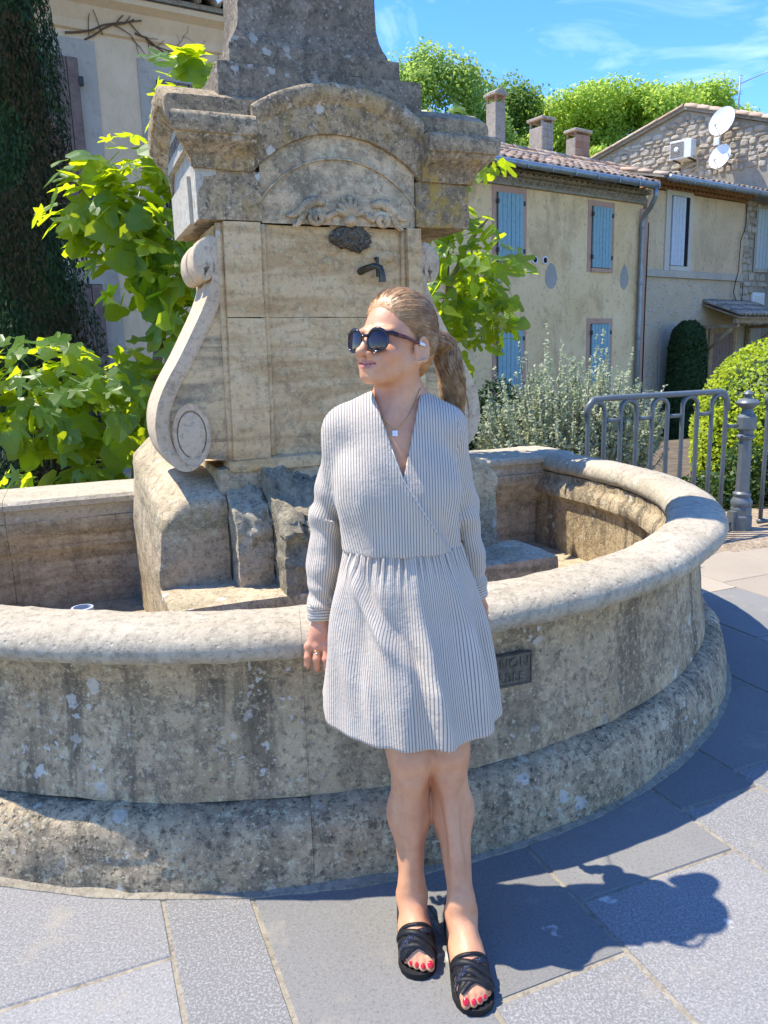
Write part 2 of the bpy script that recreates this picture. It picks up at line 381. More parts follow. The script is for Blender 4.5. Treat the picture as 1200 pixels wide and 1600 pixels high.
# straight back wall, its coping and mouldings
def prism(name, prof, u0, u1, mat, parent=ft, amp=.004, fs=4, du=.05, seed=0):
    """profile (v, z) swept along u"""
    n = max(2, int((u1-u0)/du)); m = len(prof); V = []; F = []
    cv = sum(p[0] for p in prof)/m; cz = sum(p[1] for p in prof)/m
    for i in range(n+1):
        u = u0+(u1-u0)*i/n
        for v, z in prof:
            p = Vector((u, v, z)); d = amp*fbm(p+Vector((seed, 5, 0)), fs, 5)
            L = math.hypot(v-cv, z-cz) or 1; V.append(W(u, v+d*(v-cv)/L, z+d*(z-cz)/L))
    for i in range(n):
        for k in range(m): k2 = (k+1) % m; F.append((i*m+k, (i+1)*m+k, (i+1)*m+k2, i*m+k2))
    F.append(tuple(range(m))); F.append(tuple(range(n*m+m-1, n*m-1, -1)))
    return obj(name, V, F, mat, parent, True, None, 40)
BW = subdiv([(-4.65, .0), (-4.30, .0), (-4.30, .38), (-4.285, .42), (-4.265, .44), (-4.262, .48), (-4.235, .52), (-4.222, .545), (-4.222, .60), (-4.65, .60)], .06)
BC = subdiv([(-4.68, .602), (-4.225, .602), (-4.222, .65), (-4.215, .665), (-4.19, .672), (-4.185, .70), (-4.20, .718), (-4.23, .722), (-4.45, .724), (-4.66, .72), (-4.68, .70)], .05)
for i, (a, c) in enumerate(((-1.06, -.35), (-.348, .45), (.452, 1.3), (1.302, 2.2), (2.202, 3.06))):
    prism('wall_stone', BW, a, c, M['inner'], amp=.004, seed=i)
    prism('coping_stone', BC, a, c, M['rim'], amp=.006, seed=i*7)
bm = bmesh.new()
fl = [W(*ring(t, 1.85), .115) for t in np.linspace(-114, 114, 60)]
obj('basin_floor', fl, [tuple(range(59, -1, -1))], M['inner'], ft, False)

def rough_box(name, u0, u1, v0, v1, z0, z1, mat, rad=.012, amp=.006, fs=6, cell=.04, parent=ft, fn=None, seed=0, nb=None):
    """stone block with worn arrises: subdivided, rounded and roughened; fn may reshape (u,v,z)"""
    lo = (u0, v0, z0); hi = (u1, v1, z1); idx = {}; V = []; F = []
    n = [max(2, int((hi[i]-lo[i])/cell)) for i in range(3)]
    def vert(i, j, k):
        key = (i, j, k)
        if key not in idx:
            p = [lo[a]+(hi[a]-lo[a])*q/n[a] for a, q in enumerate(key)]
            c = Vector([min(max(p[a], lo[a]+rad), hi[a]-rad) for a in range(3)]); d = Vector(p)-c
            nn = d.normalized() if d.length > 1e-9 else Vector((0, 0, 1))
            q = c+nn*min(rad, d.length) if d.length > rad*.99 else Vector(p)
            w = amp*(fbm(q+Vector((seed, seed*.3, 0)), fs, 5)+.5*fbm(q, fs*4, 3))
            q = q+nn*w
            if fn: q = Vector(fn(q.x, q.y, q.z))
            idx[key] = len(V); V.append(W(q.x, q.y, q.z))
        return idx[key]
    for a in range(3):
        b_, c_ = (a+1) % 3, (a+2) % 3
        for s in (0, n[a]):
            for i in range(n[b_]):
                for j in range(n[c_]):
                    f = []
                    for di, dj in ((0, 0), (1, 0), (1, 1), (0, 1)):
                        k = [0, 0, 0]; k[a] = s; k[b_] = i+di; k[c_] = j+dj; f.append(vert(*k))
                    # frame u, v, z is left-handed after W: flip accordingly
                    F.append(tuple(f) if (s == 0) else tuple(reversed(f)))
    return obj(name, V, F, mat, parent, True, None, 50)

# pedestal: flanking blocks, recesses, ribs, broken centre
def fl_l(u, v, z):
    k = max(0, (z-.55)/.35)
    if z > .6:
        z += -.10*max(0, (.38-u)/.12)*k + .10*max(0, (-3.12-v)/1.0)*k - .05*max(0, (v+3.16)/.12)*max(0, k)
        u += .02*k*max(0, (.40-u)/.12)
    return u, v, z
rough_box('pedestal_block', .265, .555, -4.23, -3.03, .10, .90, M['ped'], .02, .009, 5, .035, fn=fl_l)
def fl_r(u, v, z):
    if z > .7: z += -.09*max(0, (u-1.70)/.1)*(z-.7)/.2 + .06*max(0, (-3.1-v)/1.0)
    return u, v, z
rough_box('pedestal_block', 1.585, 1.80, -4.23, -3.03, .10, .93, M['ped'], .03, .006, 5, .035, fn=fl_r, seed=4)
rough_box('pedestal_core', .53, 1.60, -4.23, -3.06, .10, .955, M['ped'], .01, .005, 5, .05)
def rib_top(off):
    def f(u, v, z):
        if z > .66:
            k = (z-.46)/.44; s = max(0, (v+3.05)/.20)
            z -= k*(.16*s+.02*fbm((u, v, z), 16, 4)); v += k*.03*fbm((u*2, v, z+off), 14, 4)-.05*k*max(0, (z-.72)/.1)
        return u, v, z
    return f
rough_box('pedestal_rib', .557, .70, -3.10, -2.905, .44, .93, M['broken'], .008, .006, 9, .016, fn=rib_top(0))
rough_box('pedestal_rib', 1.43, 1.573, -3.10, -2.905, .44, .93, M['broken'], .008, .006, 9, .02, fn=rib_top(3), seed=3)
def cen_top(u, v, z):
    if z > .60:
        k = (z-.44)/.50; s = max(0, (v+3.08)/.34); uu = abs(u-1.065)/.36
        z -= k*(.22*s+.05*fbm((u, v, z), 9, 5)+.05*(1-uu)); v += k*.05*fbm((u*2, v, z), 11, 4)
    return u, v, z
rough_box('pedestal_bracket', .702, 1.428, -3.10, -2.745, .44, .96, M['lichen_block'], .01, .012, 8, .022, fn=cen_top)
rough_box('pedestal_ledge', .262, 1.93, -3.10, -2.735, .10, .500, M['ped'], .014, .006, 5, .04, seed=8)
rough_box('base_moulding', .57, 1.47, -3.16, -3.045, .935, .99, M['shaft'], .018, .006, 9, .02, seed=2)

# body of the pillar
rough_box('pillar_core', .585, 1.46, -3.62, -3.115, .95, 1.895, M['shaft'], .008, .003, 4, .05)
for (z0, z1, sd) in ((.985, 1.538, 0), (1.541, 1.894, 5)):
    rough_box('panel_stone', .775, 1.362, -3.14, -3.092, z0, z1+.002, M['shaft'], .0025, .004, 4, .03, seed=sd)
    for s, (a, c) in enumerate(((.615, .757), (1.375, 1.440))):
        k = .012*(1 if z0 < 1 else 0)
        def tap(u, v, z, s=s): return u-(.022 if s == 0 else -.01)*(1-(z-.985)/.9)*(1 if u < .7 or s else .4), v, z
        rough_box('pilaster_stone', a, c, -3.14, -3.052, z0, z1+.002, M['shaft'], .003, .004, 5, .025, fn=tap, seed=sd+s)
# concave beads at both sides of the panel
for u, r0 in ((.768, .016), (1.368, .012), (.603, .016)):
    V, F = tube([W(u+(.762-u)*0-.010*(1-(z-.985)/.9), -3.086, z) for z in np.linspace(.985, 1.893, 14)], r0, 8)
    obj('bead_moulding', V, F, M['shaft'], ft)
# capital joint fillet under the entablature

# scroll consoles at both sides
SP = [(0.559, 1.755), (0.567, 1.729), (0.541, 1.701), (0.519, 1.736), (0.523, 1.789), (0.557, 1.822), (0.59, 1.809), (0.6, 1.749), (0.589, 1.666), (0.554, 1.578), (0.505, 1.487), (0.449, 1.387), (0.388, 1.289), (0.35, 1.206), (0.337, 1.133), (0.349, 1.052), (0.382, 0.999), (0.425, 0.988), (0.471, 1.031)]
def catmull(P, k=5):
    out = []
    for i in range(len(P)-1):
        a, b_, c, d = (Vector(P[max(i-1, 0)]), Vector(P[i]), Vector(P[i+1]), Vector(P[min(i+2, len(P)-1)]))
        for j in range(k):
            t = j/k; out.append(.5*((2*b_)+(c-a)*t+(2*a-5*b_+4*c-d)*t*t+(3*b_-a-3*c+d)*t*t*t))
    out.append(Vector(P[-1])); return out
def console(mirror):
    mu = (lambda u: 2.03-u) if mirror else (lambda u: u)
    pts = catmull([(x, y, 0) for x, y in SP], 5)
    # cross-section: across the ribbon a, in depth v, with two bands and a groove between them
    dep = [-3.075, -3.08, -3.16, -3.225, -3.235, -3.265, -3.275, -3.34, -3.42, -3.425]
    outr = [.014, .021, .024, .021, .004, .004, .021, .024, .021, .014]
    V = []; F = []; m = len(dep)*2
    for i, p in enumerate(pts):
        t = (pts[min(i+1, len(pts)-1)]-pts[max(i-1, 0)]).normalized(); nr = Vector((t.y, -t.x, 0))   # to the outside (left)
        wd = .55+.45*min(1, i/12) if i < 12 else 1.0
        if pts[i].y < 1.1: wd = 1.0
        sec = [(o*wd, d) for o, d in zip(outr, dep)]+[(-.032*wd, d) for d in reversed(dep)]
        for o, d in sec:
            q = p+nr*(-o if False else o)*(-1)
            j = .002*fbm((q.x, q.y, d), 9, 4)
            V.append(W(mu(q.x+j), d, q.y+j))
    for i in range(len(pts)-1):
        for k in range(m):
            k2 = (k+1) % m; f = (i*m+k, i*m+k2, (i+1)*m+k2, (i+1)*m+k); F.append(f if mirror else f[::-1])
    F.append(tuple(range(m))); F.append(tuple(range(len(pts)*m-1, (len(pts)-1)*m-1, -1)))
    obj('scroll_band', V, F, M['scroll'], ft, True, None, 40)
    # web between the band and the pillar
    inner = [p for p in pts if p.y < 1.80][6:] ; inner = [p for i, p in enumerate(pts) if 38 <= i <= 78]
    poly = [(p.x+.004, p.y) for p in inner]+[(.63, .975), (.63, 1.80)]
    V = [W(mu(u), d, z) for d in (-3.088, -3.38) for u, z in poly]; n = len(poly)
    F = [tuple(range(n)), tuple(range(2*n-1, n-1, -1))]+[(i, n+i, n+(i+1) % n, (i+1) % n) for i in range(n)]
    bm = bmesh.new(); vs = [bm.verts.new(v) for v in V]
    for f in F: bm.faces.new([vs[i] for i in f])
    bmesh.ops.recalc_face_normals(bm, faces=bm.faces)
    bobj('console_web', bm, M['web'], ft)
    # oval lower volute and round eye of the upper one
    def oval(c, a, b_, d0, d1, name):
        V = []; F = []; n = 40; rings = ((1, d1), (1, d0+.004), (.97, d0), (.78, d0), (.755, d0-.012), (.735, d0-.012), (.71, d0-.001), (.4, d0+.002), (.05, d0+.003))
        for s, d in rings:
            for k in range(n): t = 2*math.pi*k/n; V.append(W(mu(c[0]+a*s*math.cos(t)), d, c[1]+b_*s*math.sin(t)))
        for i in range(len(rings)-1):
            for k in range(n): f = (i*n+k, i*n+(k+1) % n, (i+1)*n+(k+1) % n, (i+1)*n+k); F.append(f[::-1] if mirror else f)
        F.append(tuple(range((len(rings)-1)*n, len(rings)*n)))
        obj(name, V, F, M['scroll'], ft, True, None, 30)
    oval((.440, 1.098), .074, .123, -3.072, -3.40, 'volute_disc')
    V, F = tube([W(mu(.556), d, 1.748) for d in (-3.085, -3.40)], .024, 14); obj('volute_eye', V, F, M['scroll'], ft)
    oval((.556, 1.757), .031, .049, -3.078, -3.40, 'volute_core')
console(False); console(True)

# entablature with its front and side arches
def extr(name, poly, v0, v1, mat, axis='v', parent=ft, fn=None):
    """polygon (a, z) extruded along v (front elevation) or along u (side elevation)"""
    bm = bmesh.new(); n = len(poly)
    mk = (lambda a, z, d: W(a, d, z)) if axis == 'v' else (lambda a, z, d: W(d, a, z))
    A = [bm.verts.new(mk(a, z, v0)) for a, z in poly]; B = [bm.verts.new(mk(a, z, v1)) for a, z in poly]
    bm.faces.new(A); bm.faces.new(B[::-1])
    for i in range(n): bm.faces.new((A[i], B[i], B[(i+1) % n], A[(i+1) % n]))
    bmesh.ops.recalc_face_normals(bm, faces=bm.faces)
    return bobj(name, bm, mat, parent)
def arc(c, r, a0, a1, n): return [(c[0]+r*math.cos(R(a0+(a1-a0)*i/n)), c[1]+r*math.sin(R(a0+(a1-a0)*i/n))) for i in range(n+1)]
AC = (1.09, 1.765); RI = .47; AA = 41     # inner arch of the front
a_in = arc(AC, RI, 180-AA, AA, 26)
rough_box('entablature_block', .525, .768, -3.62, -3.052, 1.897, 2.078, M['cornice'], .01, .005, 6, .03)
rough_box('entablature_block', 1.415, 1.668, -3.62, -3.052, 1.897, 2.078, M['cornice_yellow'], .01, .005, 6, .03, seed=3)
tymp = [(.77, 1.897), (1.413, 1.897), (1.413, 2.073)]+a_in[::-1][1:-1]+[(.77, 2.073)]
# tympanum as a finely divided slab
Vt = []; Ft = []; nu, nz_ = 40, 34
for j in range(nz_+1):
    for i in range(nu+1):
        u = .768+(1.415-.768)*i/nu
        top = AC[1]+math.sqrt(max(0, (RI+.01)**2-(u-AC[0])**2)); z = 1.897+(top-1.897)*j/nz_
        Vt.append(W(u, -3.066+.006*fbm((u, z, 0), 5, 5), z))
Ft = [(j*(nu+1)+i, j*(nu+1)+i+1, (j+1)*(nu+1)+i+1, (j+1)*(nu+1)+i) for j in range(nz_) for i in range(nu)]
obj('tympanum', Vt, Ft, M['tymp'], ft)
V, F = tube([W(a, -3.062, z) for a, z in arc((1.09, 1.745), .40, 150, 30, 24)], .0045, 6); obj('arch_bead', V, F, M['tymp'], ft)
rough_box('entablature_core', .55, 1.645, -3.60, -3.10, 1.90, 2.24, M['cornice'], .01, .004, 5, .06)
def moulding(name, path, prof, frame, mat, mit0=True, mit1=True, amp=.005, butt=None):
    """profile (h up the face normal, projection) along path (a, z) on a face; frame(a, z, proj)->world; mitred ends"""
    N = len(path); m = len(prof); V = []; F = []
    for i, p in enumerate(path):
        a = Vector(path[max(i-1, 0)]); c = Vector(path[min(i+1, N-1)]); p = Vector(p)
        t0 = (p-a).normalized() if i else (c-p).normalized(); t1 = (c-p).normalized() if i < N-1 else t0
        t = (t0+t1).normalized(); nr = Vector((-t.y, t.x)); cs = max(.5, nr.dot(Vector((-t0.y, t0.x))))
        for h, pr in prof:
            q = p+nr*(h/cs)
            if i == 0 and mit0: q = q-t*max(pr, 0)
            if i == N-1 and mit1: q = q+t*max(pr, 0)
            if butt and i in (0, N-1): q = q+t*((butt[0 if i == 0 else 1]-q.x)/t.x)
            elif butt and (q.x < butt[0] or q.x > butt[1]): q.x = min(max(q.x, butt[0]), butt[1])
            j = amp*fbm((q.x*1.3, q.y, pr), 7, 5); V.append(frame(q.x, q.y+j*.6, pr+j))
    for i in range(N-1):
        for k in range(m): k2 = (k+1) % m; F.append((i*m+k, i*m+k2, (i+1)*m+k2, (i+1)*m+k))
    F.append(tuple(range(m-1, -1, -1))); F.append(tuple(range((N-1)*m, N*m)))
    bm = bmesh.new(); vs = [bm.verts.new(v) for v in V]
    for f in F: bm.faces.new([vs[i] for i in f])
    bmesh.ops.recalc_face_normals(bm, faces=bm.faces)
    return bobj(name, bm, mat, ft, True, 38)
PM = [(-.004, -.03), (-.002, .012), (.012, .016), (.022, .018), (.035, .022), (.052, .034), (.068, .052), (.080, .072), (.094, .078), (.10, .080), (.104, .090), (.118, .094), (.15, .094), (.165, .088), (.172, .078), (.174, .0), (.174, -.30)]
PA = [(-.004, -.03), (-.002, .004), (.012, .008), (.03, .008), (.045, .012), (.10, .014), (.112, .026), (.13, .036), (.15, .040), (.165, .036), (.172, .028), (.174, .0), (.174, -.30)]
a0 = a_in[0]; a1 = a_in[-1]
def lin(p, q, d=.03):
    n = max(1, int(math.hypot(q[0]-p[0], q[1]-p[1])/d)); return [(p[0]+(q[0]-p[0])*i/n, p[1]+(q[1]-p[1])*i/n) for i in range(n+1)]
ff = lambda a, z, pr: W(a, -3.052+pr, z)
moulding('cornice_stone', lin((.525, 2.078), (.742, 2.078)), PM, ff, M['cornice'], True, False)
V = []; F = []; NA = 34; mP = len(PA)
for i in range(NA+1):
    for h, pr in PA:
        r = RI+h; b0 = math.acos((AC[0]-.741)/r); b1 = math.acos((1.4405-AC[0])/r); an_ = math.pi-b0+(b1-(math.pi-b0))*i/NA
        a_, z_ = AC[0]+r*math.cos(an_), AC[1]+r*math.sin(an_); j = .005*fbm((a_*1.3, z_, pr), 7, 5) if 0 < i < NA else 0; V.append(ff(a_, z_+j*.6, pr+j))
for i in range(NA):
    for k in range(mP): F.append((i*mP+k, i*mP+(k+1) % mP, (i+1)*mP+(k+1) % mP, (i+1)*mP+k))
F.append(tuple(range(mP-1, -1, -1))); F.append(tuple(range(NA*mP, NA*mP+mP)))
bm = bmesh.new(); vs = [bm.verts.new(v) for v in V]
for f in F: bm.faces.new([vs[i] for i in f])
bmesh.ops.recalc_face_normals(bm, faces=bm.faces); bobj('arch_cornice', bm, M['cornice'], ft, True, 38)
moulding('cornice_stone', lin((1.440, 2.078), (1.668, 2.078)), PM, ff, M['cornice_yellow'], False, True)
# left side: a smaller arch over the bright side face
SCN = (-3.336, 1.906); SR = .332; s_in = arc(SCN, SR, 180-31.2, 31.2, 24)
fs_l = lambda a, z, pr: W(.525-pr, -a, z)      # a = -v grows away from the camera
s_path = [(-p[0], p[1]) for p in s_in][::1]
s_path = sorted(s_path)
pth = s_path
def side_arch(frame, mat):
    V = []; F = []; n = 26; m = len(PM)
    for i in range(n+1):
        for h, pr in PM:
            r = SR+h; b0 = math.acos(.279/r); an_ = math.pi-b0+(2*b0-math.pi)*i/n; j = .005*fbm((r, an_*2, pr), 5, 5) if 0 < i < n else 0
            V.append(frame(-SCN[0]+r*math.cos(an_), SCN[1]+r*math.sin(an_)+j*.6, max(pr, -.26)+j))
    for i in range(n):
        for k in range(m): F.append((i*m+k, i*m+(k+1) % m, (i+1)*m+(k+1) % m, (i+1)*m+k))
    F.append(tuple(range(m-1, -1, -1))); F.append(tuple(range(n*m, n*m+m)))
    bm = bmesh.new(); vs = [bm.verts.new(v) for v in V]
    for f in F: bm.faces.new([vs[i] for i in f])
    bmesh.ops.recalc_face_normals(bm, faces=bm.faces); bobj('side_cornice', bm, mat, ft, True, 38)
side_arch(fs_l, M['cornice'])
fs_r = lambda a, z, pr: W(1.668+pr, -a, z)
side_arch(fs_r, M['cornice_yellow'])
M['bright'] = stone('clean_stone', (.46, .41, .32), (.53, .48, .38), gamt=.12, speck=.35, bump=.45)
extr('side_tympanum', [(-3.615, 1.90), (-3.058, 1.90)]+s_in[::-1], .522, .60, M['bright'], 'u')
extr('side_panel', [(-3.60, 1.899), (-3.16, 1.899), (-3.16, 2.07), (-3.60, 2.07)], .508, .56, M['bright'], 'u')
# attic over the cornice, following the arch
extr('attic_stone', [(.50, 2.20), (1.69, 2.20), (1.69, 2.249)]+arc(AC, RI+.172, AA+3, 180-AA-3, 26)+[(.50, 2.249)], -3.66, -3.07, M['plinth'])
side_top = arc(SCN, SR+.168, 38, 142, 18)
extr('side_attic_stone', [(-3.64, 2.16)]+[(p[0], p[1]) for p in side_top if -3.63 < p[0] < -3.10][::-1]+[(-3.09, 2.16)], .50, .80, M['bright'], 'u')
# plinth, step and shaft of the obelisk
def pl_fn(u, v, z):
    k = max(0, (-3.2-v)/.45)*(z-2.26)/.21
    return u, v+.40*max(0, k) if v < -3.2 else v, z
rough_box('obelisk_plinth', .635, 1.47, -3.66, -3.085, 2.25, 2.468, M['plinth'], .012, .007, 6, .035, fn=lambda u, v, z: (u, v if v > -3.3 else v+.18*max(0, (z-2.25)/.22), z))
rough_box('obelisk_step', .69, 1.395, -3.45, -3.12, 2.469, 2.55, M['plinth'], .012, .006, 7, .03)
V = []; F = []; prof = [(.322, 2.535), (.322, 2.556), (.318, 2.565), (.302, 2.59), (.288, 2.62), (.281, 2.66), (.278, 2.72), (.272, 2.95), (.255, 3.6), (.235, 4.3), (.20, 4.9), (.0, 5.05)]
nn = 14
for h, z in prof:
    for s in range(4):
        for k in range(nn):
            t = -1+2*k/nn; x, y = ((t, -1), (1, t), (-t, 1), (-1, -t))[s]
            q = Vector((1.025+x*h, -3.30+(-y)*h*.50, z)); d = .005*fbm(q, 6, 5)
            V.append(W(q.x+x*d, q.y-y*d, z))
m = 4*nn
for i in range(len(prof)-1):
    for k in range(m): F.append((i*m+k, (i+1)*m+k, (i+1)*m+(k+1) % m, i*m+(k+1) % m))
bm = bmesh.new(); vs = [bm.verts.new(v) for v in V]
for f in F: bm.faces.new([vs[i] for i in f])
bmesh.ops.subdivide_edges(bm, edges=[e for e in bm.edges if abs(e.verts[0].co.z-e.verts[1].co.z) > .1], cuts=3)
bmesh.ops.recalc_face_normals(bm, faces=bm.faces)
bobj('obelisk_shaft', bm, M['plinth'], ft, True, 40)

# carved relief: shell, curls, garlands, crusted mask
def ellipsoid(c, ax, n=10, m=7, rough=0.0):
    """ax: three world vectors"""
    V = []; F = []
    for i in range(m+1):
        th = math.pi*i/m
        for k in range(n):
            ph = 2*math.pi*k/n; p = Vector(c)+ax[0]*math.sin(th)*math.cos(ph)+ax[1]*math.sin(th)*math.sin(ph)+ax[2]*math.cos(th)
            if rough: p = p+(p-Vector(c)).normalized()*rough*fbm(p, 30, 4)
            V.append(p)
    for i in range(m):
        for k in range(n): F.append((i*n+k, (i+1)*n+k, (i+1)*n+(k+1) % n, i*n+(k+1) % n))
    return V, F
A = Acc(); base = (1.125, 1.925)
for k in range(7):
    a = R(90+(k-3)*21); L = .082-.006*abs(k-3); d = Vector((math.cos(a), math.sin(a)))
    c = W(base[0]+d.x*L*.55, -3.058, base[1]+d.y*L*.55)
    A.add(ellipsoid(c, (UA*(-d.y)*.013+Vector((0, 0, 1))*d.x*.013, VA*.026, (UA*d.x+Vector((0, 0, 1))*d.y)*L*.55), 8, 8, .003))
A.add(ellipsoid(W(base[0], -3.058, base[1]-.012), (UA*.03, VA*.035, Vector((0, 0, .025))), 10, 8, .004))
A.obj('carved_shell', M['tymp'], ft, True, None)
for s, cu in ((-1, .985), (1, 1.262)):
    A = Acc(); pts = []
    for k in range(30):
        a = k*.36; r = .036-.0011*k; pts.append(W(cu+s*(-math.cos(a))*r, -3.058+.0007*k, 1.918+math.sin(a)*r*.85))
    tail = [W(cu+s*(.036+.018*j)*-1, -3.062, 1.918+.028*math.sin(j*.45)) for j in range(5, 0, -1)]
    A.add(tube(tail+pts, [.006+.002*min(j, 4) for j in range(len(tail))]+[.0125]*len(pts), 7))
    A.obj('carved_curl', M['tymp'], ft, True, None)
    A = Acc(); g = []
    for j in range(14):
        t = j/13; g.append(W(1.123+s*(.10+.16*t), -3.066+.006*math.sin(t*3), 1.975-.035*t+.018*math.sin(t*5.5)))
    A.add(tube(g, [.006+.016*math.sin(math.pi*min(1, .15+j/13*.9)) for j in range(14)], 8))
    g2 = [p+Vector((0, 0, -.032-.012*math.sin(i))) for i, p in enumerate(g[2:12])]
    A.add(tube(g2, [.004+.011*math.sin(math.pi*(.1+.8*j/9)) for j in range(10)], 7))
    A.obj('carved_garland', M['tymp'], ft, True, None)
rs = random.Random(5)
V, F = ellipsoid(W(1.135, -3.090, 1.850), (UA*.088, VA*.040, Vector((0, 0, .052))), 72, 50)
V = [p+(p-W(1.135, -3.090, 1.850))*(.22*mn.fractal(p*20, .8, 2.2, 3))+VA*(.020*mn.fractal(p*55, .9, 2.1, 4)) for p in V]
obj('moss_crust', V, F, M['moss'], ft)
A = Acc()
for k in range(16):
    u = 1.13+rs.gauss(0, .085); z = 1.80+rs.gauss(0, .045); r = rs.uniform(.012, .03)
    A.add(ellipsoid(W(u, -3.094, z), (UA*r*1.7, VA*r*.32, Vector((0, 0, r*1.1))), 10, 8, .008))
wc = A.obj('worn_carving', M['shaft'], ft, True, None); wc['kind'] = 'stuff'
M['bronze'] = plain('weathered_bronze', (.085, .075, .05), .5, .7, .5, .5, 40)
A = Acc()
A.add(tube([W(1.243, -3.10, 1.775), W(1.243, -3.07, 1.775), W(1.243, -3.066, 1.74), W(1.243, -3.066, 1.70)], .008, 8))
A.add(tube([W(1.175, -3.105, 1.722), W(1.18, -3.05, 1.728), W(1.20, -3.00, 1.735), W(1.222, -2.985, 1.728), W(1.226, -2.98, 1.705), W(1.227, -2.98, 1.672)], [.016, .015, .013, .012, .013, .016], 12))
sp = A.obj('water_spout', M['bronze'], ft, True, 40)
# cast plate on the wall
M['plate'] = plain('cast_iron_plate', (.13, .115, .085), .7, .2, .3, .4, 60)
pl = None
def plate():
    t0 = -3.0
    a = 1.5; tt = 0.05
    # plate centre on the wall at azimuth t (deg)
    t = math.degrees(math.atan2(1.065-UC, 1.96)); r = 1.964
    org = Vector((UC+r*math.sin(R(t)), VC+r*math.cos(R(t)))); Mx = Matrix.Translation(W(org.x, org.y, .478)) @ Matrix.Rotation(TH-R(t)*-1*-1, 4, 'Z')
    bm = bmesh.new(); add_box(bm, (0, 0, 0), (.225, .016, .100), Mx, .003)
    for z in (.046, -.046): add_box(bm, (0, -.009, z), (.222, .006, .005), Mx)
    for x in (.109, -.109): add_box(bm, (x, -.009, 0), (.004, .006, .087), Mx)
    p = bobj('name_plate', bm, M['plate'], ft)
    for s, zz in (('EAU  NON', .010), ('POTABLE', -.034)):
        cu = bpy.data.curves.new('plate_lettering', 'FONT'); cu.body = s; cu.size = .040; cu.extrude = .003; cu.align_x = 'CENTER'; cu.space_character = 1.08
        to = bpy.data.objects.new('plate_lettering', cu); COL.objects.link(to)
        bpy.context.view_layer.update()
        dg = bpy.context.evaluated_depsgraph_get(); me = bpy.data.meshes.new_from_object(to.evaluated_get(dg))
        bpy.data.objects.remove(to)
        me.transform(Mx @ Matrix.Translation((0, -.0085, zz)) @ Matrix.Rotation(R(90), 4, 'X')); me.materials.append(M['plate'])
        link(bpy.data.objects.new('plate_lettering', me), p)
        for c in bpy.data.curves: 
            if c.users == 0: bpy.data.curves.remove(c)
plate()
# ------------------------------------------------------------ building materials
def plaster(name, c1, c2, stain, samt=.5, fine=.3, bump=.35, cracks=True):
    b = NB(name); P = b.pos(); n1 = b.noise(P, .9, 7, .62)
    col = b.mix(b.ramp(n1, .32, .68), c1, c2)
    ns = b.noise(b.map(P, (1, 1, .45)), 1.3, 10, .74, .4); col = b.mix(b.math('MULTIPLY', b.ramp(ns, .50, .62), samt), col, stain)
    nd = b.noise(P, 9, 8, .75); col = b.mix(b.math('MULTIPLY', b.ramp(nd, .55, .63), fine), col, tuple(x*.45 for x in c1))
    if cracks:
        v = b.n('TexVoronoi', {'Vector': b.n('VectorMath', {0: P, 1: b.n('VectorMath', {0: b.n('TexNoise', {'Vector': P, 'Scale': 2.5, 'Detail': 5.0}).outputs[1], 3: .7}, operation='SCALE').outputs[0]}, operation='ADD').outputs[0], 'Scale': .8}, feature='DISTANCE_TO_EDGE')
        col = b.mix(b.math('MULTIPLY', b.math('MULTIPLY', b.ramp(v.outputs[0], .0, .012, (1, 1, 1, 1), (0, 0, 0, 1)), b.ramp(b.noise(P, 1.3, 3, .5), .5, .62)), .30), col, tuple(x*.4 for x in c1))
    return b.done(b.bsdf(col, .93, b.bump(b.math('ADD', b.noise(P, 7, 8, .7), b.math('MULTIPLY', n1, .6)), bump, .03), .12))
M['ochre'] = plaster('ochre_plaster', (.74, .485, .235), (.83, .59, .32), (.42, .27, .135), .62, .5)
M['cream'] = plaster('cream_plaster', (.70, .50, .295), (.78, .57, .36), (.48, .35, .21), .35, .15, .25, False)
M['render'] = plaster('rough_render', (.60, .425, .245), (.70, .51, .31), (.38, .27, .16), .4, .45, 1.0, False)
b = NB('pebble_wall'); P = b.pos(); v = b.n('TexVoronoi', {'Vector': b.map(P, (1, 1, 1.3)), 'Scale': 6.5, 'Randomness': 1.0}); n = b.noise(P, 1.2, 8, .7)
k = b.math('MULTIPLY', b.ramp(v.outputs['Distance'], .30, .42, (1, 1, 1, 1), (0, 0, 0, 1)), b.math('GREATER_THAN', b.n('SeparateColor', {0: v.outputs['Color']}).outputs[0], .5))
col = b.mix(b.ramp(n, .35, .65), (.48, .365, .235), (.57, .44, .295)); col = b.mix(b.math('MULTIPLY', k, .7), col, (.52, .47, .38)); col = b.mix(b.math('MULTIPLY', b.ramp(b.noise(P, 14, 7, .75), .56, .68), .5), col, (.14, .12, .09))
M['pebble'] = b.done(b.bsdf(col, .93, b.bump(b.math('ADD', k, b.noise(P, 12, 7, .7)), .8, .03), .12))
def var_mat(name, c1, c2, dark, rough=.9, spec=.15, amt=.4, sc=9):
    b = NB(name); P = b.pos(); r = b.n('ObjectInfo').outputs['Random']
    col = b.mix(r, c1, c2); n = b.noise(P, sc, 8, .72); col = b.mix(b.math('MULTIPLY', b.ramp(n, .50, .68), amt), col, dark)
    return b.done(b.bsdf(col, rough, b.bump(b.noise(P, sc*3, 6, .7), .6, .02), spec))
M['tile'] = var_mat('clay_tile', (.42, .27, .175), (.56, .43, .31), (.20, .155, .12), amt=.6, sc=7)
M['old_tile'] = var_mat('lichened_tile', (.30, .25, .19), (.42, .35, .27), (.09, .08, .065), amt=.8, sc=6)
M['brown_tile'] = var_mat('orange_tile', (.40, .20, .10), (.46, .27, .14), (.16, .10, .06), amt=.5)
M['rubble'] = var_mat('rubble_stone', (.35, .28, .20), (.52, .44, .33), (.20, .165, .12), amt=.45)
M['rubble_mortar'] = stone('rubble_mortar', (.34, .285, .21), (.42, .36, .27), gamt=.2, speck=.4, bump=.8)
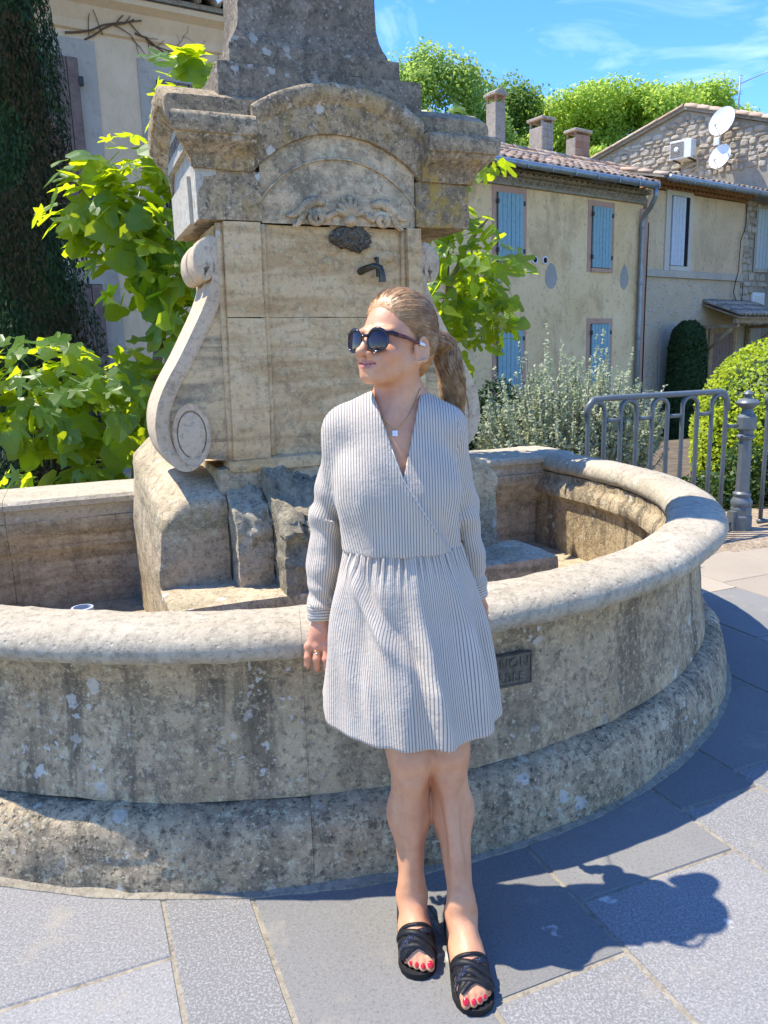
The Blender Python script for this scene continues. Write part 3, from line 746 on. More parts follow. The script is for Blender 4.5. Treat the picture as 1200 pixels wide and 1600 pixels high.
M['blue'] = plain('faded_blue_paint', (.235, .365, .375), .7, 0, .3, .12, 12)
M['greywood'] = plain('pale_grey_paint', (.50, .52, .53), .7, 0, .3, .08, 12)
M['palewood'] = plain('pale_green_paint', (.46, .50, .46), .7, 0, .3, .1, 12)
M['pinkframe'] = plaster('pink_painted_frame', (.46, .26, .175), (.54, .325, .225), (.42, .27, .17), .5, .3, .2, False)
M['creamframe'] = plaster('pale_stone_frame', (.52, .46, .36), (.58, .52, .42), (.40, .35, .27), .4, .2, .2, False)
M['greyframe'] = plaster('grey_stone_frame', (.42, .36, .28), (.49, .42, .33), (.33, .275, .21), .5, .3, .25, False)
M['cement'] = plaster('grey_cement', (.33, .30, .25), (.40, .365, .31), (.27, .24, .19), .4, .3, .3, False)
M['zinc'] = plain('zinc', (.27, .30, .31), .45, .55, .5, .2, 6)
M['iron'] = plain('dark_iron', (.06, .055, .05), .7, .3)
M['brownwood'] = plain('brown_painted_wood', (.20, .135, .105), .75, 0, .25, .25, 14)
M['beam'] = plain('weathered_beam', (.30, .21, .12), .8, 0, .2, .3, 10)
M['white'] = plain('white_plastic', (.74, .74, .72), .45, 0, .4, .06, 8)
M['dark'] = plain('dark_inside', (.012, .012, .013), .8, 0, .2)
M['cable'] = plain('black_cable', (.018, .017, .016), .6, 0, .3)
M['cone_stone'] = stone('chimney_stone', (.34, .29, .23), (.42, .36, .29), gamt=.3, speck=.5, bump=.7)
M['brick'] = var_mat('old_brick', (.36, .17, .10), (.42, .26, .17), (.18, .12, .09))
M['earthen'] = stone('roof_mortar', (.30, .255, .19), (.37, .32, .25), gamt=.35, bump=.8)

MA = Mframe((2.912, 17.25, 0), R(35))      # street front: x along it, -y towards the camera
MG = Mframe((9.43, 25.0, 0), R(-45))       # the gable house behind
MB = Mframe((-3.092, 9.5, 0), R(30))       # house on the left
def bx(name, x0, x1, y0, y1, z0, z1, mat, parent, Mx, bevel=0):
    bm = bmesh.new(); add_box(bm, ((x0+x1)/2, (y0+y1)/2, (z0+z1)/2), (x1-x0, y1-y0, z1-z0), Mx, bevel)
    return bobj(name, bm, mat, parent)
def poly_part(name, pts, y0, y1, mat, parent, Mx):
    bm = bmesh.new(); A = [bm.verts.new(Mx @ Vector((x, y0, z))) for x, z in pts]; B = [bm.verts.new(Mx @ Vector((x, y1, z))) for x, z in pts]; n = len(pts)
    bm.faces.new(A); bm.faces.new(B[::-1])
    for i in range(n): bm.faces.new((A[i], B[i], B[(i+1) % n], A[(i+1) % n]))
    bmesh.ops.recalc_face_normals(bm, faces=bm.faces); return bobj(name, bm, mat, parent)
def tile_mesh(name, L, r0, r1, mat, th=.016, n=7):
    V = []; F = []
    for y, r in ((0, r0), (L, r1)):
        for rr in (r, r-th):
            for k in range(n+1): a = math.pi*k/n; V.append((rr*math.cos(a), y, rr*math.sin(a)*.92))
    m = n+1
    for k in range(n):
        F += [(k, k+1, 2*m+k+1, 2*m+k), (m+k+1, m+k, 3*m+k, 3*m+k+1), (k+1, k, m+k, m+k+1), (2*m+k, 2*m+k+1, 3*m+k+1, 3*m+k)]
    F += [(0, m, 3*m, 2*m)[::-1], (n, m+n, 3*m+n, 2*m+n)]
    return mesh_data(name, V, F, mat, True)
def inst(name, me, Mx, parent):
    o = bpy.data.objects.new(name, me); link(o, parent); o.matrix_basis = Mx
    return o
rt = random.Random(11)
def place_tiles(me, parent, Mx, xs, rows, y0, z0, slope, L, name='roof_tile', jit=.012):
    c, s = math.cos(slope), math.sin(slope)
    for x in xs:
        for r in range(rows):
            d = r*L*.82
            T = Matrix.Translation((x+rt.uniform(-jit, jit), y0+d*c+rt.uniform(-jit, jit), z0+d*s+.006*r+rt.uniform(-.004, .004))) @ Matrix.Rotation(slope-.02, 4, 'X') @ Matrix.Rotation(rt.uniform(-.03, .03), 4, 'Z')
            inst(name, me, Mx @ T, parent)
def shutter(name, x0, x1, z0, z1, mat, parent, Mx, boards, y=-.03, label=None, hinge=True):
    """a shutter leaf: boards (each a part) on battens with hinges"""
    root = bx(name, x0+.01, x1-.01, y, y+.022, z0+.02, z1-.02, mat, parent, Mx)
    w = (x1-x0)/boards
    for i in range(boards):
        bx('board', x0+i*w+.004, x0+(i+1)*w-.004, y-.026, y-.002, z0, z1, mat, root, Mx, .004)
    if hinge:
        for zz in (z0+(z1-z0)*.14, z1-(z1-z0)*.16):
            for xx in ((x0-.04,) if hinge == 'l' else (x1-.01,)): bx('hinge', xx, xx+.05, y-.04, y-.004, zz, zz+.09, M['iron'], root, Mx)
    if label: root['label'] = label
    return root
def blob_outline(cx, cz, rx, rz, n=18, seed=0): return [(cx+rx*(1+.22*fbm((math.cos(2*math.pi*k/n)+seed, math.sin(2*math.pi*k/n), seed), 1.3, 3))*math.cos(2*math.pi*k/n), cz+rz*(1+.22*fbm((math.cos(2*math.pi*k/n), math.sin(2*math.pi*k/n)+seed, 2), 1.3, 3))*math.sin(2*math.pi*k/n)) for k in range(n)]

# ---- house with blue shutters
H1 = thing('house', MA @ Vector((1.0, 1.5, -1.15)), 'ochre plastered house with faded blue board shutters and two round vents', 'house', 'old houses along the street')
bx('wall', -5.5, 4.42, .0, 4.0, -1.15, 4.82, M['ochre'], H1, MA)
bx('wall', 4.30, 4.62, -.012, .25, -1.15, 4.7, M['pinkframe'], H1, MA)
# corbelled tile eave: two rows of half tiles under the roof
gm = tile_mesh('eave_tile', .34, .085, .075, M['old_tile'])
for row, (yy, zz) in enumerate(((-.10, 4.86), (-.24, 4.98))):
    for i in range(52):
        x = -5.3+i*.19+row*.09
        if x > 4.4 or x < -2.2: continue
        inst('eave_tile', gm, MA @ Matrix.Translation((x, yy, zz)) @ Matrix.Rotation(rt.uniform(-.05, .05), 4, 'Z'), H1)
    bx('eave_course', -5.5, 4.45, yy+.02, .3, zz+.075, zz+.115, M['earthen'], H1, MA)
bx('eave_course', -5.5, 4.45, -.07, .2, 4.80, 4.855, M['earthen'], H1, MA)
bx('eave_bed', -5.5, 4.45, -.06, .2, 4.857, 5.05, M['earthen'], H1, MA)
# roof plane, tiles, flashing and ridge
def roof_sheet(name, x0, x1, y0, z0, y1, z1, mat, parent, Mx, t=.05):
    pts = [(x0, y0, z0), (x1, y0, z0), (x1, y1, z1), (x0, y1, z1)]
    V = [Mx @ Vector(p) for p in pts]+[Mx @ Vector((p[0], p[1], p[2]-t)) for p in pts]
    return obj(name, V, [(0, 1, 2, 3), (7, 6, 5, 4), (0, 4, 5, 1), (1, 5, 6, 2), (2, 6, 7, 3), (3, 7, 4, 0)], mat, parent, False)
sl1 = math.atan2(.72, 1.85)
roof_sheet('roof', -5.5, 4.45, -.44, 5.155, 1.45, 5.155+1.89*math.tan(sl1), M['earthen'], H1, MA)
tm = tile_mesh('roof_tile', .55, .098, .085, M['tile'])
place_tiles(tm, H1, MA, [-2.1+i*.228 for i in range(29)], 4, -.50, 5.165, sl1, .55)
roof_sheet('lead_flashing', -5.5, 4.45, 1.30, 5.955, 1.52, 6.0, M['zinc'], H1, MA, .03)
rm_ = tile_mesh('ridge_tile', .40, .125, .115, M['tile'])
for row, (yy, zz) in enumerate(((1.50, 5.95), (1.78, 6.12))):
    for i in range(27):
        T = Matrix.Translation((-2.2+i*.345+row*.12, yy+rt.uniform(-.01, .01), zz+rt.uniform(-.008, .008))) @ Matrix.Rotation(R(-90), 4, 'Z') @ Matrix.Rotation(rt.uniform(-.03, .03), 4, 'X')
        inst('ridge_tile', rm_, MA @ T, H1)
bx('roof', -5.5, 7.2, 1.45, 1.9, 5.2, 5.97, M['earthen'], H1, MA)
V, F = tube([MA @ Vector((x, -.56, 5.11)) for x in (-5.5, -2, 1, 4.2)], .075, 10); g1 = obj('gutter', V, F, M['zinc'], H1)
for x in [-4.5+.72*i for i in range(13)]: bx('bracket', x, x+.02, -.645, -.47, 5.03, 5.20, M['zinc'], g1, MA)
V, F = tube([MA @ Vector(p) for p in ((4.12, -.56, 5.06), (4.14, -.55, 4.86), (4.22, -.36, 4.66), (4.28, -.16, 4.52), (4.29, -.10, 4.36), (4.28, -.10, 2), (4.27, -.10, -1.1))], .058, 10)
dp = obj('downpipe', V, F, M['zinc'], H1)
for z in (4.2, 2.9, 1.6, .3): V, F = tube([MA @ Vector((4.285, -.10, z)), MA @ Vector((4.285, -.10, z+.05))], .068, 10); obj('collar', V, F, M['zinc'], dp)
def window_frame(x0, x1, z0, z1, w, mat, parent, Mx, sill=True, y=-.012):
    root = bx('window', x0, x1, -.004, .01, z0, z1, M['dark'], parent, Mx)
    bx('frame', x0-w, x0, y, .02, z0-w*.7, z1+w, mat, root, Mx); bx('frame', x1, x1+w, y, .02, z0-w*.7, z1+w, mat, root, Mx)
    bx('frame', x0, x1, y, .02, z1, z1+w, mat, root, Mx)
    if sill: bx('sill', x0, x1, y-.03, .02, z0-w*.7, z0, mat, root, Mx)
    return root
for x0, x1, z0, z1 in ((-.46, .30, 3.25, 4.66), (2.54, 3.22, 3.25, 4.62), (-.46, .30, .45, 1.85), (2.58, 3.26, .45, 1.98)):
    window_frame(x0, x1, z0, z1, .125, M['pinkframe'], H1, MA)
    shutter('shutter', x0+.01, (x0+x1)/2-.003, z0+.01, z1-.01, M['blue'], H1, MA, 3, -.035, None, 'l')
    shutter('shutter', (x0+x1)/2+.003, x1-.01, z0+.01, z1-.01, M['blue'], H1, MA, 3, -.035, None, 'r')
for x in (.68, 1.0):
    n = 20; vr = obj('vent', *lathe([(.085, 0), (.085, .03), (.065, .035), (.06, .01), (.0, .01)], n=n), M['white'], H1, True, None, 30); vr.matrix_basis = MA @ Matrix.Translation((x, 0, 3.35)) @ Matrix.Rotation(R(90), 4, 'X')
    g = obj('vent_grille', *lathe([(.062, .012), (.062, .02), (0, .02)], n=n), M['dark'], vr, True); g.matrix_basis = vr.matrix_basis.copy(); g.matrix_parent_inverse = vr.matrix_basis.inverted()
poly_part('plaster_patch', blob_outline(1.22, 3.02, .19, .27, seed=1), -.006, .05, M['cement'], H1, MA)
poly_part('plaster_patch', blob_outline(3.78, 3.06, .15, .27, seed=4), -.006, .05, M['cement'], H1, MA)
V, F = tube([MA @ Vector(p) for p in ((-.95, -.02, 1.9), (-.95, -.06, 1.9), (-.95, -.06, 1.62), (-.85, -.06, 1.62))], .012, 6); obj('iron_hook', V, F, M['iron'], H1)
# chimneys: stem, flashing, cap
def chimney(x0, x1, y0, y1, z0, z1, kind):
    ms = M['cone_stone']; r = bx('chimney', x0, x1, y0, y1, z0, z1-.22, ms, H1, MA, .01)
    bx('flashing', x0-.03, x1+.03, y0-.03, y1+.03, z0-.05, z0+(.22 if kind == 1 else .10), M['zinc'], r, MA)
    cx, cy = (x0+x1)/2, (y0+y1)/2; t = .05
    for sx in (x0+t/2+.01, x1-t/2-.01):
        for sy in (y0+t/2+.01, y1-t/2-.01): bx('cap_post', sx-t/2, sx+t/2, sy-t/2, sy+t/2, z1-.22, z1-.07, M['brick'] if kind != 1 else M['old_tile'], r, MA)
    bx('cap_slab', x0-.05, x1+.05, y0-.05, y1+.05, z1-.072, z1, M['old_tile'] if kind else ms, r, MA, .012)
    if kind == 0: poly_part('cap_slab', [(x0-.03, z1), (x1+.03, z1), (cx, z1+.10)], y0-.03, y1+.03, ms, r, MA)
    if kind:
        for i, zz in enumerate(np.arange(z0+.3, z1-.30, .17)):
            for j in range(2):
                w = (x1-x0)/2; bx('chimney_block', x0+j*w+.006, x0+(j+1)*w-.006, y0-.012, y0+.05, zz+.004, zz+.162, M['brick'] if kind == 2 else ms, r, MA, .006)
chimney(1.42, 1.74, 2.0, 2.34, 5.6, 7.42, 0); chimney(2.94, 3.34, 1.95, 2.40, 5.8, 7.08, 1); chimney(4.22, 4.78, 2.0, 2.32, 5.7, 6.98, 2)

# ---- rendered house on the right
H2 = thing('house', MA @ Vector((6.8, 1.5, -1.15)), 'grey rendered house with a half open pale grey shutter and pebble wall below', 'house', 'old houses along the street')
bx('upper_wall', 4.62, 8.96, .03, 3.0, 3.31, 5.2, M['render'], H2, MA); bx('lower_wall', 4.62, 8.96, .045, 3.0, -1.15, 3.13, M['pebble'], H2, MA)
bx('ledge', 4.64, 8.96, -.03, .2, 3.132, 3.308, M['greyframe'], H2, MA, .006)
root = bx('window', 5.56, 6.34, .01, .06, 3.42, 5.12, M['dark'], H2, MA)
bx('frame', 5.36, 5.56, -.008, .08, 3.31, 5.24, M['creamframe'], root, MA); bx('frame', 6.34, 6.48, -.008, .08, 3.31, 5.24, M['creamframe'], root, MA); bx('frame', 5.56, 6.34, -.008, .08, 5.12, 5.24, M['creamframe'], root, MA)
bx('sill', 5.56, 6.34, -.035, .08, 3.309, 3.42, M['creamframe'], root, MA)
shutter('shutter', 5.57, 6.12, 3.43, 5.10, M['greywood'], H2, MA, 4, -.02, None, False)
gm2 = tile_mesh('eave_tile', .30, .085, .075, M['brown_tile'])
for i in range(24):
    for row in range(2): inst('eave_tile', gm2, MA @ Matrix.Translation((4.7+i*.185+row*.09, -.02-.14*row, 5.235+.08*row)), H2)
bx('eave_course', 4.62, 9.1, -.20, .3, 5.385, 5.42, M['brown_tile'], H2, MA)
roof_sheet('roof', 4.55, 11.5, -.46, 5.40, 1.9, 6.05, M['earthen'], H2, MA)
sl2 = math.atan2(.65, 2.36)
place_tiles(tm, H2, MA, [4.68+i*.228 for i in range(28)], 3, -.52, 5.40, sl2, .55)
V, F = tube([MA @ Vector((x, -.58, 5.34)) for x in (4.62, 7, 9, 11.5)], .075, 10); g2 = obj('gutter', V, F, M['zinc'], H2)
for x in [4.9+.6*i for i in range(10)]: bx('bracket', x, x+.02, -.665, -.49, 5.26, 5.43, M['zinc'], g2, MA)
# niche with arch
poly_part('niche', [(5.36, -1.1), (5.36, 1.55)]+[(6.2-.84*math.cos(a), 1.55+.46*math.sin(a)) for a in np.linspace(.05, math.pi-.05, 12)]+[(7.04, 1.55), (7.04, -1.1)], .03, .08, M['greyframe'], H2, MA)
# door below the canopy
dr = bx('door', 7.70, 8.65, .0, .06, -.6, 1.72, M['brownwood'], H2, MA)
for i in range(6): bx('board', 7.71+i*.155, 7.71+i*.155+.147, -.02, .0-.002, -.6, 1.70, M['brownwood'], dr, MA, .004)
bx('frame', 7.52, 7.70, -.02, .05, -.6, 1.86, M['beam'], dr, MA); bx('frame', 8.65, 8.80, -.02, .05, -.6, 1.86, M['beam'], dr, MA); bx('frame', 7.70, 8.65, -.02, .05, 1.72, 1.86, M['beam'], dr, MA)
for pts in ([(8.95, -.02, 5.2), (8.93, -.03, 4.6), (8.72, -.03, 4.2), (8.70, -.03, 3.4), (8.55, -.05, 3.1), (8.5, -.04, 2.8), (8.7, -.05, 2.5)], [(8.97, -.03, 3.1), (8.95, -.03, 2.5)], [(4.63, -.03, 4.4), (4.60, -.03, 2.5), (4.60, -.03, -.5)]):
    V, F = tube([MA @ Vector(p) for p in pts], .012, 5); obj('cable', V, F, M['cable'], H2)
# tiled canopy on timber brackets
cn = thing('door_canopy', MA @ Vector((7.9, 0, 2.1)), 'small tiled canopy on wooden brackets over the brown door', 'canopy')
roof_sheet('canopy_deck', 7.15, 9.5, -1.05, 2.10, .02, 2.50, M['beam'], cn, MA, .04)
sl3 = math.atan2(.4, 1.07)
place_tiles(tile_mesh('canopy_tile', .50, .085, .075, M['old_tile']), cn, MA, [7.25+i*.195 for i in range(12)], 3, -1.12, 2.13, sl3, .5, 'canopy_tile')
bx('beam', 7.1, 9.55, -1.0, -.90, 1.94, 2.06, M['beam'], cn, MA)
for x in (7.2, 9.35):
    bx('rafter', x, x+.09, -.99, .02, 1.84, 1.93, M['beam'], cn, MA); bx('bracket_post', x, x+.09, -.08, .02, 1.1, 1.83, M['beam'], cn, MA)
    V, F = tube([MA @ Vector((x+.045, -.05, 1.2)), MA @ Vector((x+.045, -.85, 1.86))], .045, 6); obj('brace', V, F, M['beam'], cn)

# ---- stone house at the right edge
H3 = thing('house', MA @ Vector((10.4, 1.5, -1.15)), 'rubble stone house with pale green shutters at the right edge of the photo', 'house', 'old houses along the street')
bx('wall', 8.97, 13.5, .06, 3.0, -1.15, 5.3, M['rubble_mortar'], H3, MA)
window_frame(9.66, 10.9, 3.5, 5.1, .12, M['greyframe'], H3, MA, y=.03)
shutter('shutter', 9.60, 10.28, 3.5, 5.12, M['palewood'], H3, MA, 4, .02, None, False); shutter('shutter', 10.30, 10.9, 3.5, 5.12, M['palewood'], H3, MA, 4, .02, None, False)
lv = bx('louvred_shutter', 9.55, 10.2, .0, .05, 2.1, 2.85, M['white'], H3, MA)
for i in range(9): bx('louvre', 9.63, 10.12, -.03, -.002, 2.17+i*.07, 2.205+i*.07, M['white'], lv, MA)
def stone_blob(w, h, d, seed):
    r = random.Random(seed); V = []; F = []
    n = 7
    for s, dd in ((1.0, 0), (.92, .55), (.62, 1.0)):
        for k in range(n):
            a = 2*math.pi*k/n+.3; q = r.uniform(.86, 1.1); c, s_ = math.cos(a), math.sin(a)
            V.append((math.copysign(abs(c)**.7, c)*w/2*s*q, -d*dd*r.uniform(.8, 1.1), math.copysign(abs(s_)**.7, s_)*h/2*s*q))
    for i in range(2):
        for k in range(n): F.append((i*n+k, i*n+(k+1) % n, (i+1)*n+(k+1) % n, (i+1)*n+k))
    F.append(tuple(range(2*n, 3*n))); return V, F
SM = [mesh_data('stone', *stone_blob(1, 1, 1, i), M['rubble'], False) for i in range(8)]
def rubble(parent, Mx, inside, x0, x1, z0, z1, y, sx=.26, sz=.15, lim=260):
    z = z0; n = 0
    while z < z1:
        h = sz*rt.uniform(.65, 1.35); x = x0+rt.uniform(-.15, 0)
        while x < x1:
            w = sx*rt.uniform(.5, 1.5); cx, cz = x+w/2, z+h/2+rt.uniform(-.025, .025)
            if inside(cx, cz) and n < lim:
                inst('stone', SM[rt.randrange(8)], Mx @ Matrix.Translation((cx, y, cz)) @ Matrix.Rotation(rt.uniform(-.16, .16), 4, 'Y') @ Matrix.Diagonal((w*.95, rt.uniform(.03, .07), h*.97, 1)), parent); n += 1
            x += w
        z += h*.97
rubble(H3, MA, lambda x, z: not (9.5 < x < 10.95 and 3.35 < z < 5.2) and not (9.5 < x < 10.3 and 2.0 < z < 2.9), 9.02, 10.9, 1.9, 5.25, .06, .26, .2, 120)

# ---- gable house behind
H4 = thing('house', MG @ Vector((0, 2, -1.15)), 'rubble stone gable of the house rising behind the rendered house', 'house', 'old houses along the street')
gx = lambda x: 8.34+(.30*x if x < 0 else -.355*x)
poly_part('gable_wall', [(-5.5, -1.15), (6.5, -1.15), (6.5, gx(6.5)), (0, gx(0)), (-5.5, gx(-5.5))], 0, .6, M['rubble_mortar'], H4, MG)
rubble(H4, MG, lambda x, z: z < gx(x)-.12 and not (-.3 < x < .5 and 6.8 < z < 7.45), -2.9, 3.6, 6.35, 8.3, 0, .30, .16, 300)
for s in (-1, 1):
    x1 = -5.5 if s < 0 else 6.5; V = []
    for (x, z) in ((0, gx(0)+.01), (x1, gx(x1)+.01)):
        for y, dz in ((-.12, 0), (-.12, .09), (6, .09), (6, 0)): V.append(MG @ Vector((x, y, z+dz)))
    obj('roof', V, [(0, 1, 5, 4), (1, 2, 6, 5), (2, 3, 7, 6), (3, 0, 4, 7), (0, 3, 2, 1), (4, 5, 6, 7)], M['earthen'], H4, False)
    ang = math.atan2(gx(x1)-gx(0), abs(x1))
    for row in range(2 if s > 0 else 1):
        for i in range(13 if s > 0 else 11):
            d = .02+i*.40; x = s*d*math.cos(ang)
            T = Matrix.Translation((x+rt.uniform(-.01, .01), -.05+.22*row, gx(x)+.09+.05*row)) @ Matrix.Rotation(-ang*s if s > 0 else -ang*s, 4, 'Y') @ Matrix.Rotation(R(-90)*s, 4, 'Z')
            inst('verge_tile', rm_, MG @ T @ Matrix.Diagonal((1, 1.1, 1, 1)), H4)
# air conditioner
ac = thing('air_conditioner', MG @ Vector((.1, -.3, 6.9)), 'white air conditioner unit with a dark round fan on the stone gable', 'air conditioner')
bx('casing', -.22, .44, -.48, -.14, 6.90, 7.42, M['white'], ac, MG, .015)
gr_ = bx('fan_grille', -.19, .20, -.50, -.482, 6.95, 7.37, M['greyframe'], ac, MG)
for i in range(9): bx('grille_bar', -.19, .20, -.506, -.501, 6.965+i*.046, 6.973+i*.046, M['iron'], gr_, MG)
g = obj('fan_hub', *lathe([(.075, 0), (.07, .02), (0, .02)], n=14), M['white'], ac); g.matrix_basis = MG @ Matrix.Translation((0, -.507, 7.16)) @ Matrix.Rotation(R(90), 4, 'X')
for x in (-.12, .34): bx('bracket', x, x+.04, -.48, .01, 6.86, 6.895, M['iron'], ac, MG); bx('bracket', x, x+.04, -.03, .01, 6.62, 6.86, M['iron'], ac, MG)
V, F = tube([MG @ Vector(p) for p in ((.44, -.3, 6.95), (.55, -.25, 6.85), (.52, -.15, 6.68), (.3, -.06, 6.6), (.1, -.04, 6.58))], .022, 6); obj('hose', V, F, M['greyframe'], ac)
jb = thing('junction_box', MG @ Vector((1.05, 0, 7.1)), 'small white junction box on the stone gable beside the upper dish', 'box')
bx('box_body', .95, 1.13, -.14, -.07, 7.13, 7.36, M['white'], jb, MG, .01); bx('box_base', .96, 1.12, -.12, -.06, 7.04, 7.128, M['brick'], jb, MG)
bx('box_cover', .965, 1.115, -.150, -.142, 7.15, 7.34, M['white'], jb, MG, .004)
# dishes
def dish(c, r, label):
    C0 = MG @ Vector(c); t = thing('satellite_dish', C0, label, 'satellite dish', 'dishes on the gable')
    nrm_ = Vector((-.80, -.52, .24)).normalized(); q = nrm_.to_track_quat('Z', 'Y').to_matrix().to_4x4(); Mx = Matrix.Translation(C0) @ q
    prof = [(0, -.012)]; V = []; F = []; n = 24
    prof = [(r*k/5, .22*r*(k/5)**2) for k in range(1, 6)]+[(r*1.01, .22*r-.012)]+[(r*k/5, .22*r*(k/5)**2-.02) for k in range(5, 0, -1)]
    Vv, Ff = lathe(prof, n=n); obj('dish_bowl', [Mx @ v for v in Vv], Ff, M['white'], t, True, None, 40)
    A = MG @ Vector((c[0]+.1, -.01, c[2]-.15)); V, F = tube([A, A+(C0-A)*.5+Vector((0, 0, -.02)), C0-nrm_*.03], .022, 7); obj('mount_arm', V, F, M['zinc'], t)
    p0 = Mx @ Vector((0, -r*.9, .18*r)); p1 = Mx @ Vector((0, -r*.55, r*.9)); V, F = tube([p0, p1], .013, 6); obj('feed_arm', V, F, M['zinc'], t)
    V, F = tube([p1, p1+(C0-p1).normalized()*.10], .03, 8); obj('receiver', V, F, M['white'], t)
dish((1.33, -.45, 7.66), .40, 'white satellite dish near the roof edge, upper one of the two')
dish((1.32, -.45, 6.72), .34, 'white satellite dish low on the gable, lower one of the two')
an = thing('tv_antenna', MG @ Vector((1.48, .3, 7.8)), 'television aerial on a mast above the gable roof', 'antenna')
V, F = tube([MG @ Vector((1.48, .2, 7.6)), MG @ Vector((1.48, .2, 8.95))], .024, 7); obj('mast', V, F, M['zinc'], an)
V, F = tube([MG @ Vector((1.40, .2, 8.74)), MG @ Vector((2.9, .1, 8.98))], .014, 6); bo = obj('boom', V, F, M['zinc'], an)
for i in range(11):
    p = MG @ Vector((1.7+i*.11, .18-.007*i, 8.79+i*.0176)); d = Vector((.45, .75, .25)).normalized()*(.10-.004*i); V, F = tube([p-d, p+d], .008, 5); obj('element', V, F, M['zinc'], an)
for a in (-1, 1):
    p = MG @ Vector((1.45, .2, 8.75)); V, F = tube([p, p+Vector((.10, .1, a*.30 if a > 0 else -.24))], .012, 5); rf = obj('reflector', V, F, M['zinc'], an)
    for k in range(3): V, F = tube([p+Vector((.06+.03*k, .1, a*(.1+.07*k)))+Vector((-.08, -.06, 0)), p+Vector((.06+.03*k, .1, a*(.1+.07*k)))+Vector((.08, .06, .03))], .008, 5); obj('element', V, F, M['zinc'], rf)

# ---- house on the left
H5 = thing('house', MB @ Vector((0, 1.5, -1.15)), 'cream plastered house on the left with brown shutters and a bare creeper on its wall', 'house', 'old houses along the street')
bx('wall', -6, 2.3, 0, 4, -1.15, 5.02, M['cream'], H5, MB)
pc = [(0.0, 5.0), (-.03, 5.02), (-.05, 5.10), (-.12, 5.24), (-.20, 5.30), (-.20, 5.36), (.3, 5.36), (.3, 5.0)]
V = [MB @ Vector((x, y, z)) for x in (-6, 2.35) for y, z in pc]; n = len(pc)
obj('eave_cove', V, [tuple(range(n)), tuple(range(2*n-1, n-1, -1))]+[(i, n+i, n+(i+1) % n, (i+1) % n) for i in range(n)], M['cream'], H5, False)
roof_sheet('roof', -6, 2.4, -.24, 5.42, 3, 6.3, M['earthen'], H5, MB)
place_tiles(tile_mesh('roof_tile', .5, .11, .10, M['old_tile']), H5, MB, [-2.5+i*.235 for i in range(21)], 2, -.32, 5.40, math.atan2(.88, 3.24), .5)
for x0, x1, z0, z1 in ((-.95, -.20, 2.95, 4.72), (.66, 1.4, 3.2, 4.62), (-.95, -.17, .2, 2.3)):
    window_frame(x0, x1, z0, z1, .20, M['greyframe'], H5, MB, z0 > 1)
    shutter('shutter', x0+.01, (x0+x1)/2, z0+.01, z1-.01, M['brownwood'], H5, MB, 3, -.03, None, 'l'); shutter('shutter', (x0+x1)/2+.005, x1-.005, z0+.01, z1-.01, M['brownwood'], H5, MB, 3, -.03, None, 'r')
cr_ = thing('bare_creeper', MB @ Vector((.6, -.02, 4.8)), 'leafless brown creeper spreading below the eave of the cream house', 'creeper')
M['twig'] = plain('twig', (.13, .085, .05), .85, 0, .2, .3, 40)
A = Acc()
def twig(p, a, L, r, dep):
    pts = [p]; n = 7
    for i in range(n):
        a += rt.uniform(-.28, .28); p = (p[0]+math.cos(a)*L/n, p[1]+math.sin(a)*L/n); pts.append(p)
        if dep > 0 and i > 1 and rt.random() < .55: twig(p, a+rt.choice((-1, 1))*rt.uniform(.4, .9), L*rt.uniform(.3, .6), r*.6, dep-1)
    q = [(x, z) for x, z in pts if z < 5.22]
    if len(q) > 2: A.add(tube([MB @ Vector((x, float(np.interp(z, [5.0, 5.02, 5.10, 5.24, 5.30], [-.015, -.05, -.07, -.14, -.22])), z)) for x, z in q], [r*(1-.6*i/len(pts)) for i in range(len(q))], 5))
twig((-.30, 4.96), .25, 1.0, .013, 2); twig((-.10, 4.92), .30, .85, .011, 2); twig((.45, 5.06), -.35, .9, .011, 2); twig((.62, 5.0), -.6, .5, .007, 2); twig((-.05, 4.95), 1.5, .5, .006, 1); twig((.1, 5.0), 1.9, .4, .006, 1); twig((1.5, 4.9), .2, .5, .008, 1); twig((1.0, 4.75), .15, .6, .009, 2)
o = A.obj('creeper_stems', M['twig'], cr_)
o['kind'] = 'stuff'
# ------------------------------------------------------------ railing
M['railpaint'] = plain('grey_green_rail_paint', (.12, .135, .135), .42, .15, .5, .12, 20)
zb = -.005
RV = -4.25
def railing(u0, label, n=5, pitch=.1345):
    rl = thing('metal_railing', W(u0+.6, RV, zb), label, 'railing', 'railings along the edge of the square')
    rr = .0165; top = 1.035
    for i in range(n):
        a = u0+i*2*pitch; c = a+pitch; m = (a+c)/2; r = pitch/2
        pts = [W(a, RV, .05), W(a, RV, .5), W(a, RV, top-r)]+[W(m-r*math.cos(t), RV, top-r+r*math.sin(t)) for t in np.linspace(.2, math.pi-.2, 9)]+[W(c, RV, top-r), W(c, RV, .5), W(c, RV, .05)]
        V, F = tube(pts, rr, 8); obj('arched_bar', V, F, M['railpaint'], rl)
        if i < n-1:
            V, F = tube([W(c, RV, .905), W(c+pitch, RV, .905)], rr*.85, 8); obj('cross_bar', V, F, M['railpaint'], rl)
    e = u0+(2*n-1)*pitch
    pts = [W(u0-.012, RV, top-.10), W(u0-.006, RV, top-.03), W(u0+.04, RV, top+.018), W(u0+.2, RV, top+.022), W(e-.06, RV, top+.022), W(e-.02, RV, top+.01), W(e+.006, RV, top-.05), W(e+.012, RV, top-.12)]
    V, F = tube(pts, .021, 8); obj('top_rail', V, F, M['railpaint'], rl)
    V, F = tube([W(u0-.02, RV, .05), W(e+.02, RV, .05)], .02, 8); obj('bottom_rail', V, F, M['railpaint'], rl)
    for z in (.07, .80):
        V, F = tube([W(e, RV, z), W(e+.12, RV, z)], .014, 6); obj('link_bar', V, F, M['railpaint'], rl)
    return rl
